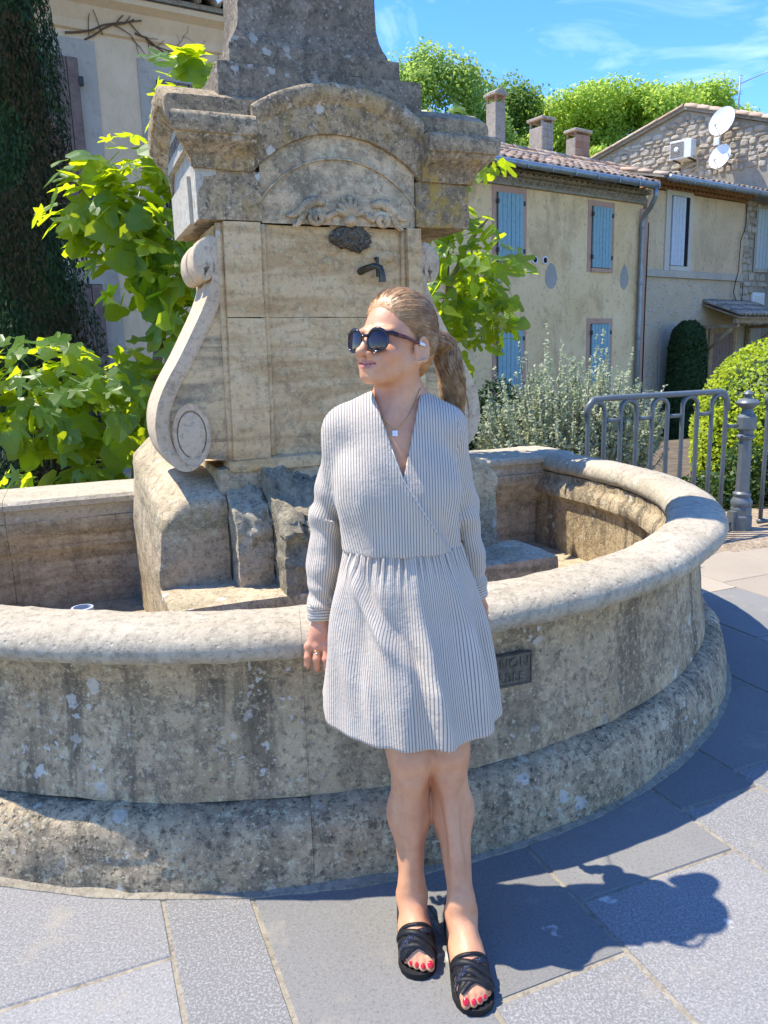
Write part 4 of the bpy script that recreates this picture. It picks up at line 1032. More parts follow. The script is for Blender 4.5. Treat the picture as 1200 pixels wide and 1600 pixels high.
railing(3.205, 'grey metal railing of arched bars between the basin and the ornate post')
railing(4.83, 'grey metal railing of arched bars right of the ornate post, cut by the photo edge', 4)
ps = thing('railing_post', W(4.625, RV-.0, zb), 'grey cast iron post with a ball finial between two railings', 'post')
c0 = W(4.625, RV, zb-.02)
def lpart(name, prof, n=8, sm=False): V, F = lathe(prof, c0, n); return obj(name, V, F, M['railpaint'], ps, sm, None, 40)
lpart('post_foot', [(.085, 0), (.085, .14), (.078, .15), (.078, .20), (.072, .215)])
lpart('post_collar', [(.070, .21), (.078, .235), (.078, .255), (.066, .275), (.06, .29), (.066, .30), (.066, .315), (.05, .33)], 20, True)
lpart('post_shaft', [(.052, .32), (.046, .72)])
lpart('post_capital', [(.046, .715), (.066, .73), (.068, .745), (.052, .76), (.054, .79), (.072, .80), (.072, .885), (.055, .905)])
lpart('finial', [(.05, .90), (.042, .925), (.036, .945), (.05, .955), (.078, .975), (.082, .99), (.07, 1.008), (.03, 1.022), (.024, 1.035), (.036, 1.045), (.038, 1.055), (.02, 1.075), (.0, 1.085)], 20, True)
bx('foot_lug', 4.52, 4.56, RV*-1-.03, RV*-1+.03, 0, .16, M['railpaint'], ps, Mframe())
# ------------------------------------------------------------ vegetation
def foliage(name, c1, c2, tr, tamt=.35, rough=.55, spec=.35, obj_rand=False, snap=.05):
    b = NB(name); P = b.pos()
    r = b.n('ObjectInfo').outputs['Random'] if obj_rand else b.n('TexWhiteNoise', {0: b.n('VectorMath', {0: P, 1: (snap, snap, snap)}, operation='SNAP').outputs[0]}).outputs['Value']
    col = b.mix(r, c1, c2)
    tcol = (*tr, 1)
    if obj_rand:     # pale midrib and side veins of each leaf
        o = b.n('SeparateXYZ', {0: b.objc()}); ax_ = b.math('ABSOLUTE', o.outputs[0])
        mid = b.ramp(ax_, .006, .016, (1, 1, 1, 1), (0, 0, 0, 1))
        fr = b.math('ABSOLUTE', b.math('SUBTRACT', b.math('FRACT', b.math('SUBTRACT', b.math('MULTIPLY', o.outputs[1], 7.0), b.math('MULTIPLY', ax_, 5.0))), .5))
        vn = b.math('MAXIMUM', mid, b.math('MULTIPLY', b.ramp(fr, .03, .09, (1, 1, 1, 1), (0, 0, 0, 1)), .45))
        col = b.mix(b.math('MULTIPLY', vn, .65), col, (.20, .30, .07)); tcol = b.mix(b.math('MULTIPLY', vn, .5), tr, (.30, .42, .03)); tcol = b.mix(b.math('MULTIPLY', r, .45), tcol, tuple(x*.55 for x in tr))
    d = b.bsdf(col, rough, None, spec)
    t = b.n('BsdfTranslucent', {'Color': tcol}).outputs[0]
    s = b.n('MixShader', {0: tamt, 1: d, 2: t}).outputs[0]
    return b.done(s)
M['fig'] = foliage('fig_leaf', (.035, .11, .012), (.075, .18, .025), (.72, .84, .015), .56, .40, .5, True)
M['figs'] = foliage('fig_leaf_mass', (.035, .11, .012), (.07, .17, .024), (.72, .84, .015), .53, .40, .5)
M['plane'] = foliage('spring_foliage', (.21, .34, .05), (.35, .49, .10), (.66, .80, .13), .5, .7, .15)
M['plane2'] = foliage('mid_foliage', (.16, .27, .06), (.27, .40, .10), (.50, .64, .14), .48, .7, .15)
M['oak'] = foliage('dark_foliage', (.10, .18, .035), (.18, .28, .06), (.40, .55, .09), .35, .7, .15)
M['cyp'] = foliage('cypress_foliage', (.018, .042, .012), (.045, .075, .02), (.05, .10, .02), .15, .7, .2)
M['cypd'] = foliage('dry_cypress_foliage', (.035, .034, .014), (.085, .058, .024), (.06, .05, .02), .12, .8, .1)
M['silver'] = foliage('silver_foliage', (.36, .39, .25), (.53, .54, .37), (.52, .58, .32), .34, .7, .2)
M['box'] = foliage('golden_box_foliage', (.22, .31, .02), (.42, .50, .03), (.75, .82, .03), .35, .6, .3)
M['hedge'] = foliage('dark_hedge_foliage', (.03, .065, .015), (.06, .11, .025), (.14, .24, .03), .3, .5, .35)
M['bark'] = stone('grey_bark', (.16, .13, .10), (.24, .20, .16), gamt=.4, gs=8, bump=.9)
def rdir(n): v = RNG.normal(size=(n, 3)); return v/np.linalg.norm(v, axis=1, keepdims=True)
def leaf_quads(P, Nn, L, Wd, spread=.6, rng=RNG):
    """kite leaves at points P with normals around Nn"""
    n = len(P); N_ = Nn+spread*rng.normal(size=(n, 3)); N_ /= np.linalg.norm(N_, axis=1, keepdims=True)
    t = np.cross(N_, rdir(n)); t /= np.linalg.norm(t, axis=1, keepdims=True)+1e-9; s = np.cross(N_, t)
    L = L*rng.uniform(.7, 1.3, (n, 1)); Wd = Wd*rng.uniform(.7, 1.3, (n, 1))
    return np.stack([P-t*L*.5, P+s*Wd*.5-t*L*.02, P+t*L*.5, P-s*Wd*.5-t*L*.02], 1)
def blob_points(blobs, n, shell=.35, rng=RNG):
    """points through the outer part of a union of ellipsoids: (c, (rx, ry, rz))"""
    w = np.array([b[1][0]*b[1][1]+b[1][1]*b[1][2]+b[1][0]*b[1][2] for b in blobs]); w = w/w.sum()
    k = rng.choice(len(blobs), n, p=w); d = rdir(n); rad = 1-shell*rng.random(n)**1.6
    C_ = np.array([b[0] for b in blobs])[k]; A_ = np.array([b[1] for b in blobs])[k]
    return C_+d*rad[:, None]*A_, d
def tree(name, base, h, blobs, mat, label, n, L, group='trees on the hill behind the houses', tr=.25, sub=10, wd=.6):
    t = thing(name, base, label, 'tree', group); B0 = Vector(base); V = Acc(); rng = np.random.default_rng(int(abs(base[0]*100))+5)
    top = Vector(np.mean([b[0] for b in blobs], 0))
    tk = obj('trunk', *tube([B0, B0.lerp(top, .4)+Vector((.2, .1, 0)), top], [tr, tr*.75, tr*.35], 8), M['bark'], t)
    for b_ in blobs[:7]: V.add(tube([B0.lerp(top, .5), Vector(b_[0])*.6+top*.4*1.0, Vector(b_[0])], [tr*.4, tr*.25, tr*.08], 5))
    lb = V.obj('limbs', M['bark'], t); lb['kind'] = 'stuff'
    fine = []
    for c, a in blobs:
        d = rng.normal(size=(sub, 3)); d /= np.linalg.norm(d, axis=1, keepdims=True); d[:, 2] = np.abs(d[:, 2])*.9-.25*(rng.random(sub) < .4)
        for q in d:
            f = rng.uniform(.28, .48); fine.append((np.array(c)+q*np.array(a)*.80, np.array(a)*f))
    P, d = blob_points(fine, n, .55, rng); P = P+rng.normal(size=P.shape)*.11; Nn = d*.7+np.array([0, 0, .5])
    o = quads('crown', leaf_quads(P, Nn, L, L*wd, .55, rng), mat, t); o['kind'] = 'stuff'
    return t
tree('plane_tree', (2.2, 33, -1), 12, [((1.6, 33, 10.4), (2.1, 2.2, 2.4)), ((2.9, 33, 11.0), (1.7, 1.8, 2.2)), ((3.5, 33.4, 9.0), (2.0, 2, 2.2)), ((1.2, 33, 8.6), (2.4, 2, 2.2)), ((4.4, 33.5, 8.6), (1.7, 1.6, 1.7)), ((4.0, 33.3, 10.2), (1.2, 1.3, 1.4))], M['plane2'], 'tall loose green tree right behind the pillar top', 30000, .17)
tree('holm_oak', (5.9, 36, -1), 11, [((5.4, 36, 11.3), (1.5, 1.5, 1.6)), ((6.7, 36, 10.9), (1.6, 1.5, 1.5)), ((6.0, 36, 9.4), (2.2, 2, 1.9)), ((4.5, 36.5, 10.4), (1.4, 1.2, 1.5)), ((7.6, 36, 10.0), (1.3, 1.3, 1.5))], M['oak'], 'darker green tree between the two chimneys', 18000, .17)
tree('plane_tree', (9.2, 35, -1), 11, [((8.4, 35, 10.9), (1.7, 1.8, 1.5)), ((9.9, 35, 11.4), (1.7, 1.8, 1.3)), ((11.2, 35, 10.7), (1.4, 1.6, 1.4)), ((8.0, 35, 9.4), (1.9, 2, 1.8)), ((10.0, 35, 9.6), (2.2, 2, 2.0)), ((7.2, 35, 9.6), (1.1, 1.3, 1.4))], M['plane'], 'broad bright green tree with domed crown left of the stone gable', 34000, .17)
tree('plane_tree', (13.5, 36, -1), 12, [((12.4, 36, 11.0), (1.7, 1.8, 1.4)), ((13.7, 36, 11.2), (1.7, 1.7, 1.5)), ((15.2, 36.4, 10.7), (1.5, 1.6, 1.4)), ((11.2, 35.4, 9.8), (1.8, 1.8, 1.6)), ((13.3, 36, 9.6), (2.6, 2, 1.9))], M['plane'], 'bright green tree rising behind the ridge of the stone gable', 32000, .17)
tree('plane_tree', (10.4, 31, -1), 9, [((10.0, 31, 7.9), (1.3, 1.5, 1.2)), ((8.8, 31, 7.6), (1.2, 1.4, 1.2)), ((11.0, 31.4, 8.1), (1.1, 1.3, 1.2))], M['plane'], 'low bright green tree just above the roof ridge left of the gable', 15000, .17)

# cypress on the left
def cypress():
    t = thing('cypress_tree', (-3.2, 7.3, -1.0), 'tall dark green cypress with brown dry patches at the left edge', 'tree')
    obj('trunk', *tube([(-3.2, 7.3, -1.1), (-3.2, 7.3, 3), (-3.2, 7.3, 7.4)], [.13, .1, .03], 8), M['bark'], t)
    rng = np.random.default_rng(3); n = 75000
    z = rng.uniform(-.4, 7.6, n); a = rng.uniform(0, 2*np.pi, n)
    rz = np.interp(z, [-.4, .8, 4.2, 5.6, 7.6], [.34, .56, .46, .32, .02])
    lump = np.array([mn.noise(Vector((math.cos(x)*2.2, math.sin(x)*2.2, y*1.6))) for x, y in zip(a, z)])
    rr = rz*(1+.22*lump)*(1-.45*rng.random(n)**2.2)
    P = np.stack([-3.2+rr*np.cos(a), 7.3+rr*np.sin(a), z], 1); D = np.stack([np.cos(a), np.sin(a), np.full(n, .15)], 1)
    n_ = D+.45*rng.normal(size=(n, 3)); n_ /= np.linalg.norm(n_, axis=1, keepdims=True)
    up = np.array([0, 0, 1.0])+.35*rng.normal(size=(n, 3)); s = np.cross(n_, up); s /= np.linalg.norm(s, axis=1, keepdims=True); up = np.cross(s, n_)
    L = rng.uniform(.03, .085, (n, 1)); w = rng.uniform(.005, .012, (n, 1))
    Q = np.stack([P-up*L*.4, P+s*w, P+up*L*.6, P-s*w], 1)
    dry = (lump2 := np.array([mn.noise(Vector((x*1.3+9, y*1.3, zz*.9))) for x, y, zz in P])) + .30*np.interp(z, [0, 1.5, 3, 3.8, 5], [.9, 1.0, .6, .1, -.6])
    o = quads('crown', Q[dry <= .22], M['cyp'], t); o['kind'] = 'stuff'
    o = quads('dry_twigs', Q[dry > .22], M['cypd'], t); o['kind'] = 'stuff'
    core = lathe([(.2, -.3), (.36, .6), (.32, 4.2), (.22, 5.6), (.02, 7.3)], (-3.2, 7.3, 0), 12); obj('inner_boughs', *core, M['cyp'], t)
cypress()

# fig trees: lobed leaves, each a part
def fig_leaf(seed):
    r = random.Random(seed); lob = [(-150, .34), (-118, .60), (-96, .40), (-72, .88), (-46, .42), (-22, .80), (0, 1.0), (22, .80), (46, .42), (72, .88), (96, .40), (118, .60), (150, .34)]
    if seed % 3 == 2: lob = [(-150, .36), (-110, .62), (-80, .72), (-50, .66), (-25, .82), (0, .98), (25, .82), (50, .66), (80, .72), (110, .62), (150, .36)]
    if seed % 3 == 1: lob = [(-150, .30), (-112, .5), (-88, .36), (-58, .92), (-44, .80), (-28, .36), (-12, .86), (0, 1.02), (12, .86), (28, .36), (44, .80), (58, .92), (88, .36), (112, .5), (150, .30)]
    fold = r.uniform(.10, .28); droop = r.uniform(.10, .38); V = [(0, 0, 0)]
    def zf(x, y): return -fold*abs(x)*-1*.6-droop*(x*x+max(0, y)**2)*.75+.02*math.sin(9*x+seed)
    for a, q in lob:
        q *= r.uniform(.92, 1.06); x = math.sin(R(a))*q*.62; y = .12+math.cos(R(a))*q*.70; V.append((x, y, zf(x, y)))
    c = (0, .22, zf(0, .22)); V[0] = (0, -.02, .0); V.append(c); ci = len(V)-1
    F = [(ci, i, i+1) for i in range(1, ci-1)]+[(ci, ci-1, 0), (ci, 0, 1)]
    F = [f[::-1] for f in F]
    pt = len(V); V += [(-.012, -.02, 0), (.012, -.02, 0), (.008, -.42, -.10), (-.008, -.42, -.10)]; F.append((pt, pt+3, pt+2, pt+1))
    return V, F
FL = [fig_leaf(i) for i in range(9)]
FM = [mesh_data('leaf', V, F, M['fig'], False) for V, F in FL]
def fig_tree(loc, label, branches, spots, seed, nmax=300, size=(.11, .235)):
    t = thing('fig_tree', loc, label, 'tree', 'fig trees behind the fountain'); rg = random.Random(seed)
    for br in branches:
        n = len(br); obj('branch', *tube(catmull([Vector(p) for p in br], 4), list(np.linspace(.035 if n > 3 else .018, .007, (n-1)*4+1)), 7), M['bark'], t, True)
    Ms = []
    for (c, ax, cnt, up) in spots:
        for k in range(cnt):
            d = Vector((rg.gauss(0, 1), rg.gauss(0, 1), rg.gauss(0, 1))).normalized(); q = rg.random()**.45
            p = Vector((c[0]+d.x*ax[0]*q, c[1]+d.y*ax[1]*q, c[2]+d.z*ax[2]*q))
            nrm_ = (Vector((0, 0, up))+d*.55+Vector((rg.gauss(0, .5), rg.gauss(0, .5)-.25, rg.gauss(0, .35)))).normalized()
            fw = (d+Vector((rg.gauss(0, .6), rg.gauss(0, .6), rg.gauss(0, .3)-.25))); fw = (fw-nrm_*fw.dot(nrm_)).normalized(); sd = fw.cross(nrm_)
            s = rg.uniform(*size)*(1.25 if rg.random() < .25 else 1)
            Ms.append((p.y-.15*d.z, Matrix(((sd.x*s, fw.x*s, nrm_.x*s, p.x), (sd.y*s, fw.y*s, nrm_.y*s, p.y), (sd.z*s, fw.z*s, nrm_.z*s, p.z), (0, 0, 0, 1)))))
    Ms.sort(key=lambda q: q[0])
    for i, (_, m) in enumerate(Ms[:nmax]): inst('leaf', FM[rg.randrange(9)], m, t)
    A = Acc()
    for _, m in Ms[nmax:]:
        V, F = FL[rg.randrange(9)]; A.add(([m @ Vector(v) for v in V], F))
    if A.V: o = A.obj('foliage', M['figs'], t, False); o['kind'] = 'stuff'
    return t
fig_tree((-1.75, 5.15, -.1), 'fig tree with large lobed backlit leaves left of the pillar', [
    [(-1.75, 5.2, -.1), (-1.7, 5.15, .5), (-1.5, 5.1, 1.2), (-1.35, 5.1, 1.9), (-1.25, 5.1, 2.5), (-1.2, 5.1, 3.0)],
    [(-1.5, 5.1, 1.2), (-1.35, 5.0, 1.75), (-1.55, 5.0, 2.1), (-1.85, 5.0, 2.5)], [(-1.35, 5.1, 1.9), (-1.5, 5.05, 2.2), (-1.62, 5.0, 2.6)],
    [(-1.7, 5.15, .3), (-2.0, 5.0, .7), (-2.3, 4.95, 1.1)], [(-1.7, 5.15, .3), (-1.6, 4.95, .8), (-1.45, 4.9, 1.3)], [(-1.2, 5.1, 1.55), (-1.4, 5.0, 1.8), (-1.55, 5.0, 1.95)]],
    [((-2.15, 4.95, 1.2), (.55, .32, .38), 190, .75), ((-1.5, 4.95, 1.15), (.45, .30, .42), 130, .75), ((-1.9, 5.0, .62), (.65, .3, .25), 110, .6),
     ((-1.45, 5.0, 2.12), (.36, .28, .46), 150, .7), ((-1.72, 5.0, 2.32), (.34, .25, .30), 70, .8), ((-1.22, 5.0, 1.70), (.20, .25, .32), 80, .6), ((-1.38, 5.05, 2.60), (.42, .2, .14), 46, .9), ((-1.10, 5.1, 3.02), (.24, .2, .20), 46, .9), ((-1.0, 5.1, 2.72), (.26, .2, .24), 44, .9)], 21)
fig_tree((.55, 5.35, -.1), 'fig tree with dark green leaves right of the pillar above the woman', [
    [(.35, 5.4, -.1), (.4, 5.3, .6), (.42, 5.2, 1.3), (.45, 5.1, 2.0), (.42, 5.1, 2.7)], [(.42, 5.2, 1.35), (.6, 5.05, 1.6), (.82, 5.0, 1.55)], [(.43, 5.15, 1.7), (.55, 5.05, 2.0), (.7, 5.0, 2.2)], [(.42, 5.2, 1.2), (.5, 5.05, 1.3), (.55, 5.0, 1.2)]],
    [((.62, 5.0, 1.85), (.29, .25, .36), 125, .6), ((.52, 5.0, 1.62), (.34, .25, .22), 60, .55), ((.72, 4.98, 1.55), (.20, .2, .14), 22, .5), ((.48, 5.0, 2.2), (.18, .2, .26), 34, .7), ((.50, 5.0, 1.25), (.09, .2, .26), 18, .3), ((.70, 5.0, 2.50), (.10, .12, .08), 9, .6), ((.46, 5.0, 2.75), (.14, .12, .1), 9, .9), ((.35, 5.05, 1.3), (.3, .2, .4), 30, .5)], 33, 300, (.075, .165))
# raised bed the shrubs grow in
bm = bmesh.new(); add_box(bm, (1.5, 7.6, -.55), (17, 4.6, .86), Mframe()); tag(bobj('garden_bed', bm, M['soil']), kind='structure')
def shrub(name, loc, label, blobs, mat, n, L, wd, cat='shrub', shell=.5, stems=True, spread=.8, core=None, kinds='stuff'):
    t = thing(name, loc, label, cat); rng = np.random.default_rng(int(abs(loc[0])*1000)); A = Acc()
    for c, a in blobs: A.add(tube([Vector(loc), Vector(loc).lerp(Vector(c), .5)+Vector((0, 0, .05)), Vector(c)], [.03, .02, .006], 5))
    o = A.obj('stems', M['bark'], t); o['kind'] = 'stuff'
    P, d = blob_points(blobs, n, shell, rng); k = P[:, 2] > loc[2]; P = P[k]; d = d[k]
    o = quads('foliage', leaf_quads(P, d*.7+np.array([0, 0, .4]), L, L*wd, spread, rng), mat, t); o['kind'] = 'stuff'
    if core:
        for c, a in core: obj('inner_twigs', *ellipsoid(c, (Vector((a[0], 0, 0)), Vector((0, a[1], 0)), Vector((0, 0, a[2]))), 14, 10, .06), M['hedge'], t)
    return t
# silvery shrub with upright wands
def silver():
    t = thing('silver_shrub', (1.6, 6.55, -.12), 'silvery grey leaved shrub with upright wands behind the basin', 'shrub'); rng = np.random.default_rng(8)
    A = Acc(); Qs = []
    for i in range(640):
        a = rng.uniform(0, 2*np.pi); r = math.sqrt(rng.random()); x = 1.60+.72*r*math.cos(a); y = 6.55+.48*r*math.sin(a)
        h = rng.uniform(.55, 1.02)*(1-.35*r*r)*1.32; lean = .25*r
        if rng.random() < .13: h *= 1.24
        p0 = np.array([1.6+(x-1.6)*.45, 6.55+(y-6.55)*.45, -.1]); p1 = np.array([x+lean*.5*math.cos(a), y, h+.02])
        mid = (p0+p1)/2+np.array([.06*math.cos(a), .06*math.sin(a), .06])
        if i % 3 == 0: A.add(tube([p0, mid, p1], [.009, .006, .002], 4, False))
        n = 105; s = rng.random(n)**.62; C_ = ((1-s)**2)[:, None]*p0+(2*s*(1-s))[:, None]*mid+(s**2)[:, None]*p1
        off = rng.normal(size=(n, 3)); off /= np.linalg.norm(off, axis=1, keepdims=True); w = np.interp(s, [0, .6, 1], [.10, .055, .016])
        P = C_+off*w[:, None]*rng.random((n, 1)); Qs.append(leaf_quads(P, off*.5+np.array([0, 0, .7]), .036, .019, .7, rng))
    o = A.obj('wands', M['bark'], t); o['kind'] = 'stuff'
    o = quads('foliage', np.concatenate(Qs), M['silver'], t); o['kind'] = 'stuff'
silver()
shrub('dark_shrub', (.95, 7.2, -.12), 'dark green shrub between the fig tree and the silvery shrub', [((.9, 7.2, .45), (.40, .4, .5)), ((.75, 7.1, .75), (.28, .3, .32)), ((1.1, 7.3, .85), (.22, .3, .3))], M['cyp'], 7000, .045, .5)
shrub('golden_box_bush', (3.85, 7.5, -.12), 'round clipped yellow green bush behind the railing at the right edge', [((3.93, 7.5, .55), (.86, .8, .92)), ((3.6, 7.3, .35), (.62, .6, .62)), ((4.1, 7.4, .5), (.72, .7, .82))], M['box'], 26000, .048, .6, 'bush', .16, True, .7, [((3.85, 7.5, .48), (.72, .66, .76))])
shrub('dark_hedge', (3.2, 6.55, -.12), 'low dark green hedge close behind the railing', [((2.75, 6.5, .0), (.28, .22, .34)), ((3.15, 6.6, .15), (.26, .24, .42)), ((3.6, 6.6, .12), (.35, .24, .50)), ((4.1, 6.7, .12), (.4, .25, .55)), ((4.8, 6.9, .15), (.5, .25, .55))], M['hedge'], 14000, .05, .6, 'hedge', .4)
# dark clipped cypress column in the niche
def column():
    t = thing('clipped_cypress', MA @ Vector((5.62, -.60, -1.15)), 'dark clipped evergreen column in front of the arched niche', 'tree'); rng = np.random.default_rng(4); n = 17000
    c = MA @ Vector((5.62, -.60, 0)); z = rng.uniform(-1.1, 2.0, n); a = rng.uniform(0, 2*np.pi, n); rz = np.interp(z, [-1.1, 0, 1.4, 1.8, 2.0], [.50, .49, .46, .38, .16]); rr = rz*(1-.35*rng.random(n)**2)
    P = np.stack([c.x+rr*np.cos(a), c.y+rr*np.sin(a), z], 1); D = np.stack([np.cos(a), np.sin(a), np.full(n, .4)], 1)
    o = quads('crown', leaf_quads(P, D, .13, .05, .6, rng), M['cyp'], t); o['kind'] = 'stuff'
    obj('trunk', *tube([(c.x, c.y, -1.15), (c.x, c.y, 1.5)], .1, 8), M['bark'], t)
    obj('inner_boughs', *lathe([(.36, -1.1), (.38, 0), (.35, 1.4), (.14, 1.8)], (c.x, c.y, 0), 12), M['cyp'], t)
column()
# hillside wood far behind
hv = []; hf = []
for i in range(25):
    for j in range(5):
        x = -40+i*5; y = 40+j*8; hv.append((x, y, -1+j*1.8+.8*fbm((x, y, 0), .06, 3)))
hf = [(i*5+j, (i+1)*5+j, (i+1)*5+j+1, i*5+j+1) for i in range(24) for j in range(4)]
tag(obj('hillside', hv, hf, M['land']), kind='structure')

sp_p = thing('overflow_pipe', (-.965, 2.33, .115), 'grey upright pipe end just showing above the coping at the left', 'pipe')
M['pvc'] = plain('grey_plastic_pipe', (.42, .44, .46), .5, 0, .4, .1)
obj('pipe', *lathe([(.030, .06), (.030, .54), (.034, .545), (.034, .575), (.027, .576), (.026, .50), (.0, .49)], (-.965, 2.33, .052), 18), M['pvc'], sp_p, True, None, 40)
# ------------------------------------------------------------ the woman
M['skin'] = None
b = NB('skin'); P = b.pos(); at = b.n('Attribute', attribute_name='tint'); n = b.noise(P, 38, 5, .6); n2 = b.noise(P, 9, 3, .5)
col = b.mix(b.ramp(n2, .35, .65), (.60, .275, .135), (.655, .33, .17)); col = b.mix(b.math('MULTIPLY', b.ramp(n, .45, .65), .42), col, (.50, .20, .10))
col = b.mix(b.n('SeparateColor', {0: at.outputs['Color']}).outputs[0], col, (.42, .13, .11)); col = b.mix(b.n('SeparateColor', {0: at.outputs['Color']}).outputs[1], col, (.20, .045, .045))
col = b.mix(b.math('MULTIPLY', b.n('SeparateColor', {0: at.outputs['Color']}).outputs[2], .5), col, (.56, .22, .16))
M['skin'] = b.done(b.bsdf(col, .46, b.bump(b.math('ADD', b.noise(P, 320, 3, .6), b.math('MULTIPLY', b.noise(P, 60, 4, .6), .8)), .22, .002), .45, **{'Subsurface Weight': .12, 'Subsurface Radius': (.012, .004, .002), 'Subsurface Scale': .6}))
def stripes(name, axis=0, period=.0064):
    b = NB(name); uv = b.n('UVMap'); sp = b.n('SeparateXYZ', {0: uv.outputs[0]}); P = b.pos()
    ph = b.math('FRACT', b.math('DIVIDE', sp.outputs[axis], period)); tri = b.math('ABSOLUTE', b.math('SUBTRACT', ph, .5))
    m = b.ramp(tri, .31, .41, (0, 0, 0, 1), (1, 1, 1, 1))
    n = b.noise(P, 120, 3, .6)
    base = b.mix(b.ramp(b.noise(P, 14, 4, .6), .3, .7), (.59, .49, .365), (.65, .55, .42))
    col = b.mix(m, base, b.mix(n, (.14, .14, .15), (.22, .215, .21)))
    h = b.math('ADD', b.math('MULTIPLY', n, .4), b.noise(P, 26, 6, .6))
    d = b.bsdf(col, .85, b.bump(h, .45, .006), .15, **{'Sheen Weight': .15})
    t = b.n('BsdfTranslucent', {'Color': col}).outputs[0]
    return b.done(b.n('MixShader', {0: .10, 1: d, 2: t}).outputs[0])
M['dress'] = stripes('striped_cotton'); M['cuff'] = stripes('striped_cotton_cuff', 1, .0072)
b = NB('hair'); uv = b.n('UVMap'); nh = b.noise(b.map(uv.outputs[0], (150, 3.5, 1)), 1, 6, .75); nl = b.noise(b.map(uv.outputs[0], (9, 1.2, 1)), 1, 3, .5)
col = b.mix(b.ramp(nh, .32, .68), (.25, .085, .016), (.56, .27, .08)); col = b.mix(b.math('MULTIPLY', b.ramp(nl, .5, .68), .6), col, (.60, .36, .14))
fr_ = b.n('SeparateXYZ', {0: uv.outputs[0]}); col = b.mix(b.math('MULTIPLY', b.ramp(fr_.outputs[1], .85, 1.25), .5), col, (.62, .36, .16))
M['hair'] = b.done(b.bsdf(col, .38, b.bump(nh, .35, .002), .5, **{'Anisotropic': .5}))
b = NB('hair_strand'); r = b.noise(b.pos(), 60, 2, .5); M['strand'] = b.done(b.bsdf(b.mix(b.ramp(r, .3, .7), (.26, .125, .04), (.55, .35, .16)), .38, None, .5))
M['black'] = plain('black_leather', (.008, .008, .009), .55, 0, .3, .3, 60, .3)
M['glitter'] = plain('black_glitter', (.03, .035, .055), .25, .6, .6, .8, 300, 1.0)
M['frame'] = plain('black_acetate', (.010, .007, .010), .12, 0, .6, .2)
M['tort'] = plain('tortoiseshell', (.09, .018, .012), .15, 0, .6, .7, 50)
M['lens'] = plain('dark_violet_lens', (.016, .007, .014), .05, 0, .45, .1)
M['gold'] = plain('gold', (.75, .50, .16), .22, 1.0, .5, .1)
M['pearl'] = plain('mother_of_pearl', (.72, .76, .78), .2, 0, .6, .05)
M['nail'] = plain('red_nail_varnish', (.50, .012, .022), .12, 0, .6, .1)

class Sdf:
    """list of rounded primitives blended one after the other; evaluated block by block"""
    def __init__(s): s.p = []
    def cap(s, a, b_, ra, rb, k=.012, op='u'): s._add('c', (np.array(a, float), np.array(b_, float), ra, rb), k, op, np.minimum(a, b_)-max(ra, rb), np.maximum(a, b_)+max(ra, rb)); return s
    def ell(s, c, r, M3=None, k=.012, op='u'):
        c = np.array(c, float); q = max(r); s._add('e', (c, np.array(r, float), np.eye(3) if M3 is None else np.array(M3, float)), k, op, c-q, c+q); return s
    def fun(s, f, lo, hi, op='f'): s._add('f', f, 0, op, np.array(lo, float), np.array(hi, float)); return s
    def _add(s, t, a, k, op, lo, hi): s.p.append((t, a, k, op, np.array(lo, float), np.array(hi, float)))
    def ev(s, X, cull=None):
        d = np.full(len(X), .5)
        lo = X.min(0); hi = X.max(0)
        for t, a, k, op, l, h in s.p:
            m = k*1.1+.03
            if (l-m > hi).any() or (h+m < lo).any(): continue
            if t == 'c':
                A, B, ra, rb = a; ba = B-A; q = X-A; tt = np.clip(q@ba/max(1e-12, ba@ba), 0, 1); e = np.sqrt(((q-tt[:, None]*ba)**2).sum(1))-(ra+(rb-ra)*tt)
            elif t == 'e':
                c, r, m3 = a; q = (X-c)@m3.T; k0 = np.sqrt(((q/r)**2).sum(1))+1e-9; k1 = np.sqrt(((q/(r*r))**2).sum(1))+1e-9; e = k0*(k0-1)/k1
            else: d = a(X, d); continue
            if op == 'u':
                if k > 0: hh = np.maximum(k-np.abs(d-e), 0)/k; d = np.minimum(d, e)-hh*hh*k*.25
                else: d = np.minimum(d, e)
            else:
                e = -e
                if k > 0: hh = np.maximum(k-np.abs(d-e), 0)/k; d = np.maximum(d, e)+hh*hh*k*.25
                else: d = np.maximum(d, e)
        return d
    def mesh(s, lo, hi, h=.003, B=8):
        lo = np.array(lo, float); n = np.ceil((np.array(hi)-lo)/h/B).astype(int); N = n*B+1
        D = np.full(N, .5, np.float32)
        gi = np.stack(np.meshgrid(*[np.arange(q) for q in n], indexing='ij'), -1).reshape(-1, 3)
        off = np.stack(np.meshgrid(*[np.arange(B+1)]*3, indexing='ij'), -1).reshape(-1, 3)
        R_ = B*h*.87
        # coarse pass in columns of blocks
        cen = lo+(gi+.5)*B*h; dc = np.empty(len(gi))
        for i in range(0, len(gi), n[2]): dc[i:i+n[2]] = np.concatenate([s.ev(cen[j:j+6]) for j in range(i, i+n[2], 6)])[:n[2]] if n[2] <= 6 else np.concatenate([s.ev(cen[j:min(j+6, i+n[2])]) for j in range(i, i+n[2], 6)])
        for g, c in zip(gi, dc):
            a = g*B
            if abs(c) < R_+.014:
                D[a[0]:a[0]+B+1, a[1]:a[1]+B+1, a[2]:a[2]+B+1] = s.ev(lo+(a+off)*h).reshape(B+1, B+1, B+1)
            elif c < 0:
                v = D[a[0]:a[0]+B+1, a[1]:a[1]+B+1, a[2]:a[2]+B+1]; v[v == .5] = -.5
        return surface_nets(D, lo, h)
